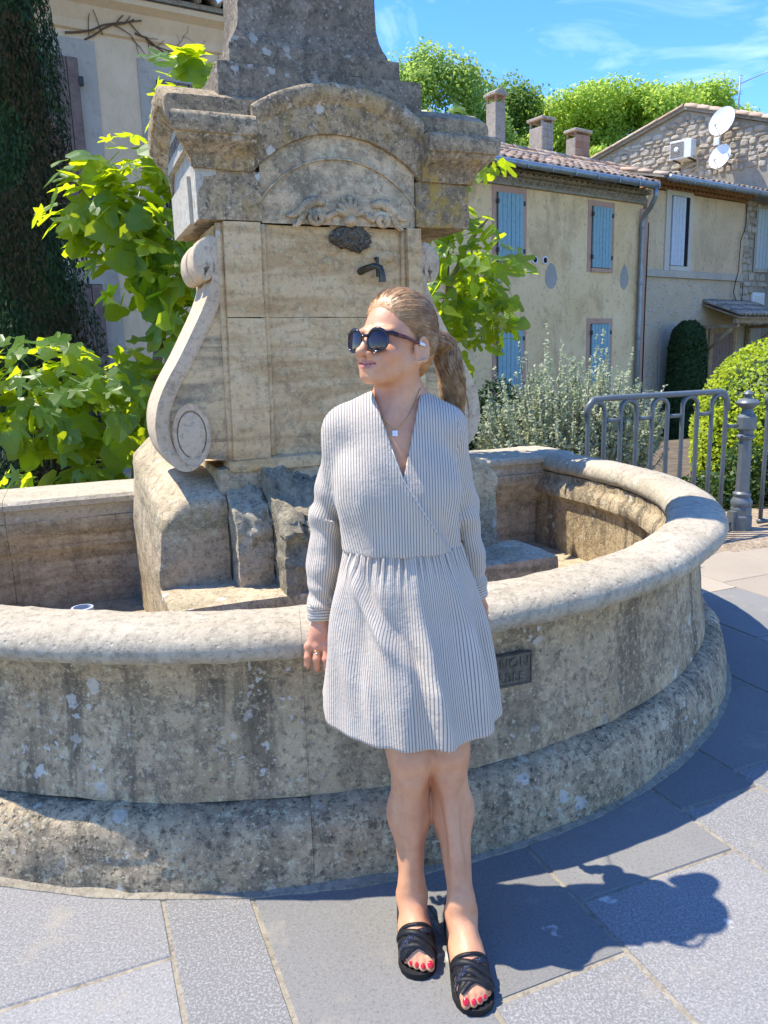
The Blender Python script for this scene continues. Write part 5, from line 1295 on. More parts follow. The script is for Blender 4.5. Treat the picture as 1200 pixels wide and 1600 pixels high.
def surface_nets(D, lo, h):
    S = D < 0
    c = [S[i:S.shape[0]-1+i, j:S.shape[1]-1+j, k:S.shape[2]-1+k] for i in (0, 1) for j in (0, 1) for k in (0, 1)]
    anyc = c[0].copy(); allc = c[0].copy()
    for q in c[1:]: anyc |= q; allc &= q
    act = np.argwhere(anyc & ~allc); idx = np.full(anyc.shape, -1, np.int32); idx[tuple(act.T)] = np.arange(len(act))
    P = np.zeros((len(act), 3)); W_ = np.zeros(len(act)); cr = [(i, j, k) for i in (0, 1) for j in (0, 1) for k in (0, 1)]
    for a in cr:
        for ax in range(3):
            if a[ax]: continue
            e = list(a); e[ax] = 1
            va = D[tuple((act+a).T)]; vb = D[tuple((act+e).T)]; m = (va < 0) != (vb < 0); t = np.where(m, va/(va-vb+1e-12), 0)
            pt = np.array(a, float)+np.zeros((len(act), 3)); pt[:, ax] += t; P[m] += pt[m]; W_[m] += 1
    V = lo+(act+P/W_[:, None])*h; F = []
    for ax in range(3):
        sl0 = [slice(None)]*3; sl1 = [slice(None)]*3; sl0[ax] = slice(0, -1); sl1[ax] = slice(1, None)
        s0 = S[tuple(sl0)]; s1 = S[tuple(sl1)]; b1, b2 = (ax+1) % 3, (ax+2) % 3
        e = np.argwhere(s0 != s1); e = e[(e[:, b1] > 0) & (e[:, b2] > 0) & (e[:, b1] < S.shape[b1]-1) & (e[:, b2] < S.shape[b2]-1)]
        fl = s0[tuple(e.T)]; q = []
        for d1, d2 in ((0, 0), (1, 0), (1, 1), (0, 1)):
            x = e.copy(); x[:, b1] -= d1; x[:, b2] -= d2; q.append(idx[tuple(x.T)])
        q = np.stack(q, 1); q = q[(q >= 0).all(1)] if False else q
        q[~fl] = q[~fl][:, ::-1]; F.append(q)
    F = np.concatenate(F); F = F[(F >= 0).all(1)]
    return V, F
def np_mesh(name, V, F, mat, parent=None, uv=None, smooth=True):
    m = bpy.data.meshes.new(name); m.vertices.add(len(V)); m.vertices.foreach_set('co', np.asarray(V, 'f').ravel())
    m.loops.add(F.size); m.loops.foreach_set('vertex_index', F.astype('i').ravel()); m.polygons.add(len(F)); m.polygons.foreach_set('loop_start', np.arange(0, F.size, F.shape[1], dtype='i'))
    m.update(calc_edges=True); m.materials.append(mat)
    if smooth: m.polygons.foreach_set('use_smooth', [True]*len(F))
    if uv is not None: m.uv_layers.new(name='UVMap').data.foreach_set('uv', np.asarray(uv, 'f').ravel())
    o = bpy.data.objects.new(name, m); return link(o, parent)

# head frame: turned to her right, chin slightly up
PSI = R(43); PIT = R(9); HS = .93
hf0 = np.array([-math.sin(PSI), -math.cos(PSI), 0]); hl = np.array([math.cos(PSI), -math.sin(PSI), 0]); hz = np.array([0, 0, 1.0])
hfw = hf0*math.cos(PIT)+hz*math.sin(PIT); hup = hz*math.cos(PIT)-hf0*math.sin(PIT); H3 = np.stack([hl, hfw, hup]); HC = np.array([.036, 1.785, 1.402])
def hd(l, f, u): return HC+HS*(hl*l+hfw*f+hup*u)
def hr(*r): return [x*HS for x in r]
body = Sdf()
# trunk, arms, legs first
body.ell((.034, 1.785, 1.12), (.132, .088, .17)); body.ell((.042, 1.765, .95), (.118, .085, .13), k=.05); body.ell((.045, 1.758, .80), (.125, .082, .13), k=.05)
body.ell((-.030, 1.735, 1.080), (.050, .044, .054), k=.05); body.ell((.106, 1.735, 1.075), (.050, .044, .054), k=.05)
SHR, ELR, WRR = np.array([-.084, 1.80, 1.212]), np.array([-.137, 1.84, 1.004]), np.array([-.163, 1.822, .752])
SHL, ELL_, WRL = np.array([.148, 1.80, 1.210]), np.array([.190, 1.845, 1.000]), np.array([.220, 1.865, .785])
for sh, el, wr in ((SHR, ELR, WRR), (SHL, ELL_, WRL)):
    body.cap(sh, el, .040, .028, k=.05); body.cap(el, el+(wr-el)*.35, .028, .028, k=.02); body.cap(el+(wr-el)*.35, wr, .028, .0215, k=.03)
NB0 = np.array([.046, 1.805, 1.245])
body.cap(NB0, hd(.0, -.020, -.055), .050, .046, k=.03)
for sh, s in ((SHR, -1), (SHL, 1)):
    body.cap((.046+s*.02, 1.822, 1.275), sh+np.array([-s*.01, .012, .004]), .027, .034, k=.06)
    body.cap((.038+s*.018, 1.742, 1.238), sh+np.array([-s*.02, -.02, .018]), .0085, .008, k=.022)       # collar bone
# neck tendons and throat
body.cap((.030, 1.742, 1.235), hd(.052, -.012, -.045), .009, .011, k=.03); body.cap((.020, 1.745, 1.237), hd(-.05, -.01, -.05), .008, .011, k=.03)
# head
body.ell(hd(0, -.012, .036), hr(.073, .092, .086), H3, .03); body.ell(hd(0, .030, -.018), hr(.057, .060, .070), H3, .03)
body.ell(hd(0, .040, -.060), hr(.041, .045, .032), H3, .02); body.cap(hd(-.008, .080, -.083), hd(.008, .080, -.083), .0150*HS, .0150*HS, .020)
for s in (-1, 1):
    body.cap(hd(s*.057, .000, -.042), hd(s*.020, .066, -.082), .0150*HS, .0135*HS, .022)
    body.ell(hd(s*.040, .062, -.028), hr(.024, .022, .019), H3, .022)
    body.ell(hd(s*.031, .086, .002), hr(.019, .012, .012), H3, .012, 's'); body.ell(hd(s*.031, .076, .001), hr(.0125, .0125, .0125), H3, .004)
    body.cap(hd(s*.014, .090, .020), hd(s*.048, .073, .022), .008*HS, .007*HS, .014)
    body.cap(hd(s*.025, .088, -.040), hd(s*.034, .074, -.062), .0065*HS, .0055*HS, .012)      # fold of the cheek
body.cap(hd(0, .089, .014), hd(0, .113, -.028), .0080*HS, .0098*HS, .009); body.ell(hd(0, .1175, -.0315), hr(.0115, .0125, .0100), H3, .006)
for s in (-1, 1):
    body.ell(hd(s*.0130, .102, -.0355), hr(.0080, .0105, .0076), H3, .004); body.ell(hd(s*.0066, .1085, -.0430), hr(.0038, .0062, .0040), H3, .002, 's')
body.ell(hd(0, .077, -.056), hr(.030, .022, .020), H3, .016)
for s in (-1, 1):
    body.cap(hd(s*.003, .0985, -.0535), hd(s*.0265, .0855, -.0555), .0040*HS, .0022*HS, .004); body.cap(hd(0, .0970, -.0640), hd(s*.020, .087, -.0610), .0052*HS, .0030*HS, .005)
    body.cap(hd(0, .1045, -.0588), hd(s*.0290, .0875, -.0555), .0022*HS, .0020*HS, .0015, 's')
    e = H3.copy(); ca, sa = math.cos(R(14)), math.sin(R(14)); er = np.array([[1, 0, 0], [0, ca, sa], [0, -sa, ca]]) @ H3
    e2 = np.array([[math.cos(R(20)), s*math.sin(R(20)), 0], [-s*math.sin(R(20)), math.cos(R(20)), 0], [0, 0, 1]]) @ er
    body.ell(hd(s*.0790, -.010, -.014), hr(.0060, .0175, .0300), e2, .003)
    for a in range(11):      # helix
        t0, t1 = R(-60+a*23), R(-60+(a+1)*23); q0, q1 = [hd(s*(.0845-.0035*math.cos(t)), -.010-.0165*math.sin(t), -.010+.0280*math.cos(t)) for t in (t0, t1)]; body.cap(q0, q1, .0040*HS, .0040*HS, .0025)
    body.ell(hd(s*.0860, -.005, -.012), hr(.0060, .0100, .0170), e2, .003, 's'); body.ell(hd(s*.0785, -.001, -.040), hr(.0060, .0090, .0095), e2, .005)
    body.cap(hd(s*.0765, .010, -.004), hd(s*.0775, .009, -.022), .0050*HS, .0050*HS, .006)
# legs
LEG = {}; LS = {-1: Sdf(), 1: Sdf()}
for s, hip, kn, cf, an in ((-1, (-.035, 1.755, .80), (.0475, 1.640, .468), (.0390, 1.672, .300), (.0400, 1.635, .100)), (1, (.125, 1.755, .80), (.1280, 1.655, .468), (.1420, 1.675, .305), (.1530, 1.572, .100))):
    hip, kn, cf, an = map(np.array, (hip, kn, cf, an)); LEG[s] = (kn, cf, an); lg = LS[s]
    lg.cap(hip, kn, .086, .0515, k=.05); lg.cap(kn, cf, .0485, .0432, k=.03); lg.cap(cf, an+np.array([0, .004, .03]), .0425, .0270, k=.05); lg.cap(an+np.array([0, .004, .03]), an, .0290, .0295, k=.02)
    lg.ell(kn+np.array([0, -.036, .004]), (.027, .017, .030), k=.016); lg.ell(kn+np.array([0, -.032, -.050]), (.016, .014, .018), k=.02); lg.cap(kn+np.array([0, -.030, -.05]), an+np.array([0, -.015, .04]), .016, .014, k=.03)
    for q in (-1, 1): lg.ell(an+np.array([q*.023, .008, .004]), (.009, .011, .011), k=.014)
# feet in low shoes: heel about 35 mm up, toes towards the camera
FT = {-1: (np.array([.037, 1.700, .062]), np.array([.0500, 1.486, .028])), 1: (np.array([.149, 1.625, .062]), np.array([.1690, 1.385, .028]))}
TOES = {}
for s, (he, to) in FT.items():
    lg = LS[s]
    ax = (to-he); L = np.linalg.norm(ax[:2]); ax = ax/np.linalg.norm(ax); sd = np.cross(ax, [0, 0, 1.0]); sd /= np.linalg.norm(sd)   # sd: to image left
    kn, cf, an = LEG[s]
    lg.ell(he+np.array([0, .0, .002]), (.029, .032, .030), k=.03); lg.cap(he+np.array([0, -.02, .0]), he+ax*.13+np.array([0, 0, -.006]), .027, .030, k=.03)
    lg.cap(an+np.array([0, -.006, -.008]), he+ax*.165+np.array([0, 0, .004]), .0275, .021, k=.035)
    for q, r in ((-.020, .021), (0, .022), (.020, .019)): lg.cap(he+ax*.10+sd*q*.6+np.array([0, 0, -.004]), to-ax*.045+sd*q*1.15+np.array([0, 0, -.004]), .024, r*.86, k=.02)
    # toes: the big toe lies on the inner side
    inner = -1 if s < 0 else 1
    for i, (o_, ln, r) in enumerate(((.0265, .040, .0112), (.0085, .041, .0086), (-.006, .036, .0080), (-.0185, .029, .0076), (-.029, .020, .0070))):
        a = to-ax*.050+sd*(o_*inner*.95)+np.array([0, 0, -.004]); m_ = a+ax*ln*.62+np.array([0, 0, .004]); e_ = a+ax*ln+np.array([0, 0, -.004])
        lg.cap(a, m_, r*1.05, r, k=.006); lg.cap(m_, e_, r, r*.88, k=.004); TOES[(s, i)] = (m_, e_, ax, sd, r)
def both_legs(X, d):
    for s in (-1, 1):
        e = LS[s].ev(X); k = .004+.04*np.clip((X[:, 2]-.62)/.15, 0, 1); hh = np.maximum(k-np.abs(d-e), 0)/k; d = np.minimum(d, e)-hh*hh*k*.25
    return d
body.fun(both_legs, (-.2, 1.3, -.02), (.3, 1.95, .95))
# hands
def finger(base, pts, r0, r1, k=.004):
    p = [np.array(base, float)]+[np.array(q, float) for q in pts]; n = len(p)-1
    for i in range(n): body.cap(p[i], p[i+1], r0+(r1-r0)*i/n, r0+(r1-r0)*(i+1)/n, k=k if i else .008)
HX = np.array([-.164, 1.804, .690])
body.cap(WRR, HX+np.array([0, .006, .022]), .0225, .0215, k=.02)
for q in (-.026, -.009, .009, .026): body.cap(HX+np.array([q*.55, .006, .030]), HX+np.array([q*1.05, -.001, -.006]), .0135, .0125, k=.012)
FING = {}
for i, (q, l, r) in enumerate(((-.0290, .94, .0080), (-.0105, 1.09, .0088), (.0085, 1.16, .0091), (.0275, 1.08, .0091))):
    k0 = HX+np.array([q*1.18, -.004, -.011]); spl = q*.12
    p1 = k0+np.array([spl*.4, -.013, -.024])*l; p2 = p1+np.array([spl*.3, .004, -.023])*l; p3 = p2+np.array([0, .016, -.013])*l
    FING[i] = (k0, p1, p2, p3, r); finger(k0, (p1, p2, p3), r*1.08, r*.84); body.ell(k0+np.array([0, -.005, .002]), (r*1.1, r*.9, r*1.1), k=.008)
tb = HX+np.array([.030, .012, .012]); finger(tb, (HX+np.array([.043, .006, -.012]), HX+np.array([.046, .010, -.038]), HX+np.array([.042, .018, -.055])), .0125, .0080, .006)
HL_ = np.array([.224, 1.905, .745]); body.cap(WRL, HL_+np.array([0, .0, .02]), .0225, .021, k=.02)
for q in (-.026, -.009, .009, .026): body.cap(HL_+np.array([q*.5, .0, .026]), HL_+np.array([q, .0, -.008]), .0135, .012, k=.012)
for q, l, r in ((.029, .84, .0072), (.0105, .98, .008), (-.0085, 1.05, .0083), (-.0275, .97, .0083)):
    k0 = HL_+np.array([q*1.05, -.003, -.012]); p1 = k0+np.array([0, -.010, -.026])*l; p2 = p1+np.array([0, .004, -.023])*l; p3 = p2+np.array([0, .014, -.014])*l; finger(k0, (p1, p2, p3), r*1.08, r*.84)
finger(HL_+np.array([-.030, .01, .012]), (HL_+np.array([-.043, .004, -.012]), HL_+np.array([-.046, .008, -.036]), HL_+np.array([-.042, .016, -.052])), .0125, .008, .006)

woman = thing('person', (.09, 1.6, 0), 'woman in a striped wrap dress and dark sunglasses leaning against the fountain rim', 'person')
Vb, Fb = body.mesh((-.25, 1.33, .0), (.32, 1.93, 1.53), .003)
bo = np_mesh('body', Vb, Fb, M['skin'], woman)
tint = np.zeros((len(Vb), 4), 'f'); tint[:, 3] = 1
Q = ((Vb-HC)/HS) @ H3.T
def near(c, r): q = (Q-np.array(c))/np.array(r); return np.clip(1.35-np.sqrt((q**2).sum(1)), 0, 1)
up_ = np.maximum.reduce([near((s*.012, .096, -.0535), (.0165, .014, .0040)) for s in (-1, 1)]); lo_ = near((0, .096, -.0638), (.0205, .014, .0056))
tint[:, 0] = np.clip(np.maximum(up_, lo_)*1.6, 0, 1)*.75
gl = np.abs(Q[:, 2]+.0588-.0033*np.clip(np.abs(Q[:, 0])/.029, 0, 1)**1.3) < .0017; gl &= (np.abs(Q[:, 0]) < .0270) & (Q[:, 1] > .07) & (Q[:, 1] < .11); tint[gl, 1] = .9
tint[:, 2] = np.maximum.reduce([near((s*.044, .066, -.028), (.024, .03, .016)) for s in (-1, 1)]+[near((0, .115, -.04), (.012, .012, .012))])*.8
for c in (tint[:, 2],): pass
hand = (Vb[:, 2] < .74) & (Vb[:, 2] > .60) & (np.abs(Vb[:, 0]-.04) > .14); tint[hand, 2] = .75
ca = bo.data.color_attributes.new('tint', 'FLOAT_COLOR', 'POINT'); ca.data.foreach_set('color', tint.ravel())

# ---- dress: bodice and sleeves as a thin shell over the body
dr = Sdf()
dr.ell((.034, 1.783, 1.12), (.137, .099, .175)); dr.ell((.042, 1.765, .95), (.136, .103, .13), k=.06)
dr.ell((-.026, 1.735, 1.075), (.060, .052, .066), k=.07); dr.ell((.104, 1.735, 1.070), (.060, .052, .066), k=.07)
for sh, s in ((SHR, -1), (SHL, 1)):
    dr.cap((.046+s*.03, 1.822, 1.272), sh+np.array([-s*.006, .010, .002]), .032, .043, k=.06); dr.cap((.038+s*.03, 1.760, 1.235), sh+np.array([-s*.02, -.005, .01]), .026, .036, k=.05)
def pts_of(sh, el, wr): return (sh, el, el+(wr-el)*.5, el+(wr-el)*.90)
for sh, el, wr in ((SHR, ELR, WRR), (SHL, ELL_, WRL)):
    a, b1, c, d = pts_of(sh, el, wr); dr.cap(a, b1, .0445, .0420, k=.03); dr.cap(b1, c, .0430, .0400, k=.02); dr.cap(c, d, .0400, .0345, k=.02)
def arm_t(X, sh, el, wr):
    best = None
    for i, (a, b1) in enumerate(((sh, el), (el, wr))):
        ba = b1-a; t = np.clip((X-a)@ba/(ba@ba), 0, 1); dd = np.sqrt(((X-a-t[:, None]*ba)**2).sum(1)); q = (i+t, dd)
        best = q if best is None else (np.where(dd < best[1], i+t, best[0]), np.minimum(dd, best[1]))
    return best
def wrinkle(X, d):
    f = np.zeros(len(X))
    for s_, (sh, el, wr) in ((1, (SHR, ELR, WRR)), (2, (SHL, ELL_, WRL))):
        t, dd = arm_t(X, sh, el, wr); w = np.exp(-((dd-.045)/.03)**2); ang = np.arctan2(X[:, 0]-el[0], X[:, 1]-el[1])
        f += w*(.0032*np.sin(t*19+1.2*np.sin(ang*2+s_)+ang)*np.exp(-((t-1.0)/.33)**2)+.0034*np.sin(t*34+ang*1.5+s_)*np.exp(-((t-1.82)/.15)**2)+.0022*np.sin(ang*3+t*6+s_))
    # folds running from bust and armpit to the waist
    fr = np.clip((1.79-X[:, 1])/.05, 0, 1); zz = np.clip((1.10-X[:, 2])/.10, 0, 1)
    f += fr*.0028*np.sin((X[:, 0]-.04)*95+(X[:, 2]-1.0)*22)*zz+fr*.0020*np.sin((X[:, 0]+X[:, 2]*.8)*60)*np.clip((X[:, 2]-1.05)/.1, 0, 1)
    return d+f
dr.fun(wrinkle, (-.3, 1.6, .7), (.35, 2, 1.4))
# neck opening (V) and the wrapped front edge; lines in the front elevation x, z
VL, VR, VBt, WE = np.array([-.0215, 1.312]), np.array([.0945, 1.313]), np.array([.0455, 1.113]), np.array([.128, .975])
def side(X, a, b_): return ((b_[0]-a[0])*(X[:, 2]-a[1])-(b_[1]-a[1])*(X[:, 0]-a[0]))/math.hypot(*(b_-a))
def neckcut(X, d):
    e1 = side(X, VL, VBt); e2 = -side(X, VR, VBt)       # both positive inside the V
    vcut = -np.minimum(e1, e2); vcut = np.where(X[:, 1] < 1.80, vcut, .2+np.zeros(len(X)))
    ax = hd(0, -.02, -.05)-NB0; q = X-NB0; t = q@ax/(ax@ax); rad = np.sqrt(((q-t[:, None]*ax)**2).sum(1)); ncut = np.where(X[:, 2] > 1.22, rad-.0575, .2)
    e3 = side(X, VBt, WE); layer = np.where(X[:, 2] > VBt[1], -side(X, VL, VBt), -e3*-1*-1)
    over = np.clip(.5+(np.where(X[:, 2] > VBt[1], -e1, -e3))/.003, 0, 1)*np.clip((1.80-X[:, 1])/.02, 0, 1)
    d = d-.0065*over
    d = np.maximum(d, -np.minimum(vcut, ncut))
    return np.maximum(d, .936-X[:, 2]+np.where((X[:, 0] < -.10) | (X[:, 0] > .19), -.5, 0)+0*d)
dr.fun(neckcut, (-.3, 1.5, .6), (.35, 2.1, 1.5))
def sleeve_end(X, d):
    for sh, el, wr in ((SHR, ELR, WRR), (SHL, ELL_, WRL)):
        ax = (wr-el)/np.linalg.norm(wr-el); end = el+(wr-el)*.90; e = (X-end)@ax; m = np.sqrt(((X-end)**2).sum(1)) < .10; d = np.where(m, np.maximum(d, e), d)
    return d
dr.fun(sleeve_end, (-.3, 1.6, .6), (.35, 2.1, 1.0))
Vd, Fd = dr.mesh((-.25, 1.60, .76), (.30, 1.95, 1.34), .003)
ctr = Vd[Fd].mean(1); tR, dR_ = arm_t(ctr, SHR, ELR, WRR); tL, dL_ = arm_t(ctr, SHL, ELL_, WRL)
isR = (dR_ < .056) & (ctr[:, 0] < -.078-.012*np.clip((ctr[:, 2]-1.1)/.1, -1, 1)) ; isL = (dL_ < .056) & (ctr[:, 0] > .144+.012*np.clip((ctr[:, 2]-1.1)/.1, -1, 1))
def ang_uv(X, sh, el, wr, rad=.046):
    t, _ = arm_t(X, sh, el, wr); a = np.where((t < 1)[:, None], sh+(el-sh)*np.clip(t, 0, 1)[:, None], el+(wr-el)*np.clip(t-1, 0, 1)[:, None]); q = X-a
    return np.stack([np.arctan2(q[:, 0], -q[:, 1])*rad, X[:, 2]], 1)
def tor_uv(X): 
    an_ = np.arctan2(X[:, 0]-.04, -(X[:, 1]-1.80)); return np.stack([X[:, 0]+.22*(X[:, 2]-1.06)*np.clip(-(X[:, 0]+.030)/.02, 0, 1)*(X[:, 2] < 1.06)-.18*(X[:, 2]-1.06)*np.clip((X[:, 0]-.125)/.02, 0, 1)*(X[:, 2] < 1.06), X[:, 2]], 1)
X = Vd[Fd].reshape(-1, 3); uvt = tor_uv(X); uR = ang_uv(X, SHR, ELR, WRR); uL = ang_uv(X, SHL, ELL_, WRL); k4 = np.repeat(isR, 4); l4 = np.repeat(isL, 4)
uv = np.where(k4[:, None], uR, np.where(l4[:, None], uL, uvt))
w_ = uv.reshape(-1, 4, 2); w_[:, :, 0] -= np.where(np.abs(w_[:, :, 0]-w_[:, :1, 0]) > .1, np.sign(w_[:, :, 0]-w_[:, :1, 0])*2*np.pi*np.where(np.repeat(isR | isL, 4).reshape(-1, 4), .046, .0), 0)
dress = np_mesh('dress', Vd, Fd, M['dress'], woman, w_.reshape(-1, 2))
def dress_y(x, z):
    y = 1.56
    for _ in range(80):
        d = dr.ev(np.array([[x, y, z]]))[0]
        if d < .0008: break
        y += max(.0008, d*.6)
    return y
ep = []
for a_, b_2, n_ in ((VL, VBt, 16), (VBt, WE, 14)):
    for i in range(n_):
        q = a_+(b_2-a_)*i/n_; ep.append(Vector((q[0]-.0025, dress_y(q[0]-.004, q[1]-.002), q[1])))
vv, ff = tube(ep, .0017, 5); M['edge'] = plain('folded_cotton_edge', (.52, .49, .43), .85, 0, .1, .25, 300); obj('wrap_edge', vv, ff, M['edge'], dress)
# skirt: gathered at the waist seam, folds widening towards the hem
NPH, NT = 420, 70
ph = np.linspace(0, 2*np.pi, NPH, endpoint=False); tt = np.linspace(0, 1, NT)
PH, TT = np.meshgrid(ph, tt)          # phi = 0 faces the camera, + towards image right
def prof(t, pts): x, y = zip(*pts); return np.interp(t, x, y)
sm = lambda t: t*t*(3-2*t)
cx_ = prof(TT, ((0, .042), (.35, .046), (1, .056))); cy_ = prof(TT, ((0, 1.762), (.35, 1.752), (.6, 1.738), (1, 1.715)))
rx_ = prof(TT, ((0, .133), (.06, .140), (.2, .158), (.4, .176), (.7, .194), (1, .208))); ry_ = prof(TT, ((0, .100), (.06, .106), (.2, .116), (.4, .122), (.7, .140), (1, .150)))
sgn = np.sin(PH); back = np.clip(-np.cos(PH), 0, 1)
g1 = np.exp(-(TT/.13)**2)*np.clip(TT/.012, 0, 1)*.0036*(np.sin(PH*46+2*np.sin(PH*3))+.6*np.sin(PH*71+1))
fold = np.zeros_like(PH)
for p0, dp_, w, amp, t0 in ((-1.15, -.10, .17, .017, .05), (-.62, -.02, .13, -.012, .05), (-.42, .30, .12, .019, .08), (-.06, .26, .10, -.016, .10), (.14, .22, .10, .022, .05), (.55, .12, .12, -.012, .1), (.80, .10, .12, .013, .1), (1.15, .08, .14, -.012, .1), (1.38, .05, .15, .012, .1), (-1.5, 0, .2, -.012, .2), (1.9, 0, .3, .01, .2), (-2.0, 0, .3, .012, .2), (2.6, 0, .3, .01, .2), (-.9, .5, .08, .010, .3)):
    c = p0+dp_*TT; dphi = (PH-c+np.pi) % (2*np.pi)-np.pi; fold += amp*np.exp(-(dphi/w)**2)*np.clip((TT-t0)/.45, 0, 1)
fold = fold*(1.25-.75*TT**2)
for (p0, t0_), (p1, t1_), w, amp in (((-.95, .08), (-.05, .55), .13, .024), ((-.72, .12), (.16, .60), .12, -.018), ((.02, .12), (.34, 1.0), .11, .020), ((.22, .15), (.52, 1.0), .11, -.014), ((-1.2, .2), (-.55, .95), .18, .014), ((.75, .1), (.95, 1), .16, .012)):
    u_ = np.clip((TT-t0_)/(t1_-t0_), -.3, 1.25); c = p0+(p1-p0)*u_; dphi = (PH-c+np.pi) % (2*np.pi)-np.pi
    fold += amp*np.exp(-(dphi/w)**2)*np.clip(np.sin(np.pi*np.clip((TT-t0_+.05)/(t1_-t0_+.15), 0, 1)), 0, 1)
fold *= 1; fold += .0022*np.sin(PH*13+3*TT+1.5*np.sin(PH*5))*TT
rr_ = 1+0*PH
X_ = cx_+(rx_+fold+g1)*np.sin(PH); Y_ = cy_-(ry_+fold*.8+g1)*np.cos(PH)*np.where(np.cos(PH) > 0, 1, .80)
zt = .945-.004*np.cos(PH); zh = .540-.030*np.cos(PH)+.020*np.abs(np.sin(PH))**3+.012*np.cos(PH*2+.4)
Z_ = zt+(zh-zt)*TT
# thighs push the front out, the rim holds the back
Y_ -= .016*np.exp(-((X_-.045)/.045)**2)*np.exp(-((TT-.72)/.3)**2)*np.clip(np.cos(PH), 0, 1); Y_ -= .014*np.exp(-((X_-.13)/.045)**2)*np.exp(-((TT-.72)/.3)**2)*np.clip(np.cos(PH), 0, 1)
# left corner swept out by the rim
lc = np.exp(-((PH-2*np.pi+1.75)/.45)**2)*np.clip((TT-.55)/.45, 0, 1)**1.3; X_ -= .012*lc; Z_ += .035*lc
V = np.stack([X_, Y_, Z_], -1).reshape(-1, 3)
ii = np.arange(NPH); F = []
for j in range(NT-1): F.append(np.stack([j*NPH+ii, (j+1)*NPH+ii, (j+1)*NPH+(ii+1) % NPH, j*NPH+(ii+1) % NPH], 1))
F = np.concatenate(F)
un = .205; uq = np.stack([np.where(F % NPH == 0, 0, 0)*0.0+ph[F % NPH]*un, (F//NPH)/NT*.42], -1)
wrap = (F % NPH == 0) & ((F % NPH).max(1, keepdims=True) == NPH-1); uq[..., 0] = np.where(wrap, 2*np.pi*un, uq[..., 0])
skirt = np_mesh('skirt', V, F[:, ::-1], M['dress'], dress, uq[:, ::-1].reshape(-1, 2))
so_ = skirt.modifiers.new('solid', 'SOLIDIFY'); so_.thickness = .0015; so_.offset = -1
# hem fold and waist seam
def ring_part(name, row, dz, rad, mat):
    p = [Vector(V[row*NPH+i])+Vector((0, 0, dz)) for i in range(0, NPH, 3)]; p.append(p[0])
    vv, ff = tube(p, rad, 5, False); return obj(name, vv, ff, mat, dress)
M['seam'] = plain('seam_thread', (.40, .39, .37), .85, 0, .1, .2, 200)
ring_part('waist_seam', 0, .001, .0022, M['seam'])
# rolled cuffs with the stripes running round
for sh, el, wr in ((SHR, ELR, WRR), (SHL, ELL_, WRL)):
    ax = Vector(wr-el).normalized(); c = Vector(el+(wr-el)*.895); s1 = ax.orthogonal().normalized(); s2 = ax.cross(s1)
    pr = [(-.012, .0345), (-.010, .0375), (.0, .0385), (.010, .0380), (.014, .0365), (.016, .0370), (.026, .0365), (.034, .0350), (.036, .0325), (.030, .0310), (.0, .031)]
    n = 40; Vc = []; Fc = []; uvc = []
    for i, (a, r) in enumerate(pr):
        for k in range(n):
            t = 2*math.pi*k/n; r2 = r*(1+.03*math.sin(2*t+i*.6)+.02*math.sin(5*t+i)); Vc.append(c+ax*(a+.003*math.sin(t*2+1))+(s1*math.cos(t)+s2*math.sin(t))*r2)
    for i in range(len(pr)-1):
        for k in range(n): Fc.append((i*n+k, i*n+(k+1) % n, (i+1)*n+(k+1) % n, (i+1)*n+k)); uvc += [(k, pr[i][0]), (k+1, pr[i][0]), (k+1, pr[i+1][0]), (k, pr[i+1][0])]
    obj('cuff', Vc, Fc, M['cuff'], dress, True, uvc)

# ---- hair: combed back into a ponytail
hs = Sdf(); TIE = np.array([.004, -.104, .030])
hs.ell(hd(0, -.016, .038), hr(.0795, .097, .0925), H3); hs.ell(hd(0, -.062, .022), hr(.062, .050, .062), H3, .03); hs.ell(hd(0, -.055, -.03), hr(.055, .045, .05), H3, .03); hs.ell(hd(0, -.010, .075), hr(.062, .070, .052), H3, .04)
def hairline(X, d):
    q = ((X-HC)/HS) @ H3.T; l, f, u = q.T
    fb = np.interp(u, [-.08, -.055, -.03, -.005, .02, .05, .075, .095, .12], [-.05, -.040, -.028, -.014, .030, .058, .070, .068, .060]); fb = np.where(np.abs(l) > .05, fb-.35*np.clip(np.abs(l)-.05, 0, .03), fb)
    thin = np.clip((fb-f)/.035, 0, 1); d = d+.010*(1-thin)**1.5*HS
    # strands combed towards the tie
    v = q-TIE; th = np.arctan2(v[:, 0], v[:, 2]); d = d+.0003*np.sin(th*42+3*np.sin(th*5))*thin
    return np.maximum(d, (f-fb)*HS)
hs.fun(hairline, HC-.2, HC+.2)
Vh, Fh = hs.mesh(HC-.15, HC+.16, .0025)
q = ((Vh-HC)/HS) @ H3.T-TIE; th = np.arctan2(q[:, 0], q[:, 2]); rd = np.sqrt((q**2).sum(1)); uvh = np.stack([th[Fh], rd[Fh]*6], -1); uvh[..., 0] -= np.where(np.abs(uvh[..., 0]-uvh[:, :1, 0]) > 3, np.sign(uvh[..., 0]-uvh[:, :1, 0])*2*np.pi, 0)
hair = np_mesh('hair', Vh, Fh, M['hair'], woman, uvh.reshape(-1, 2))
rh = np.random.default_rng(12); SV = Acc()
inv = H3.T
def surf(q):      # push a head-frame point just above the hair surface
    p = HC+HS*(H3.T @ q)
    for _ in range(4):
        e = .002; d0 = hs.ev(p[None])[0]; g = np.array([hs.ev((p+np.eye(3)[a]*e)[None])[0]-d0 for a in range(3)])/e; L = np.linalg.norm(g)
        if L < 1e-6: break
        p = p-g/L*(d0-.0010)
    return p
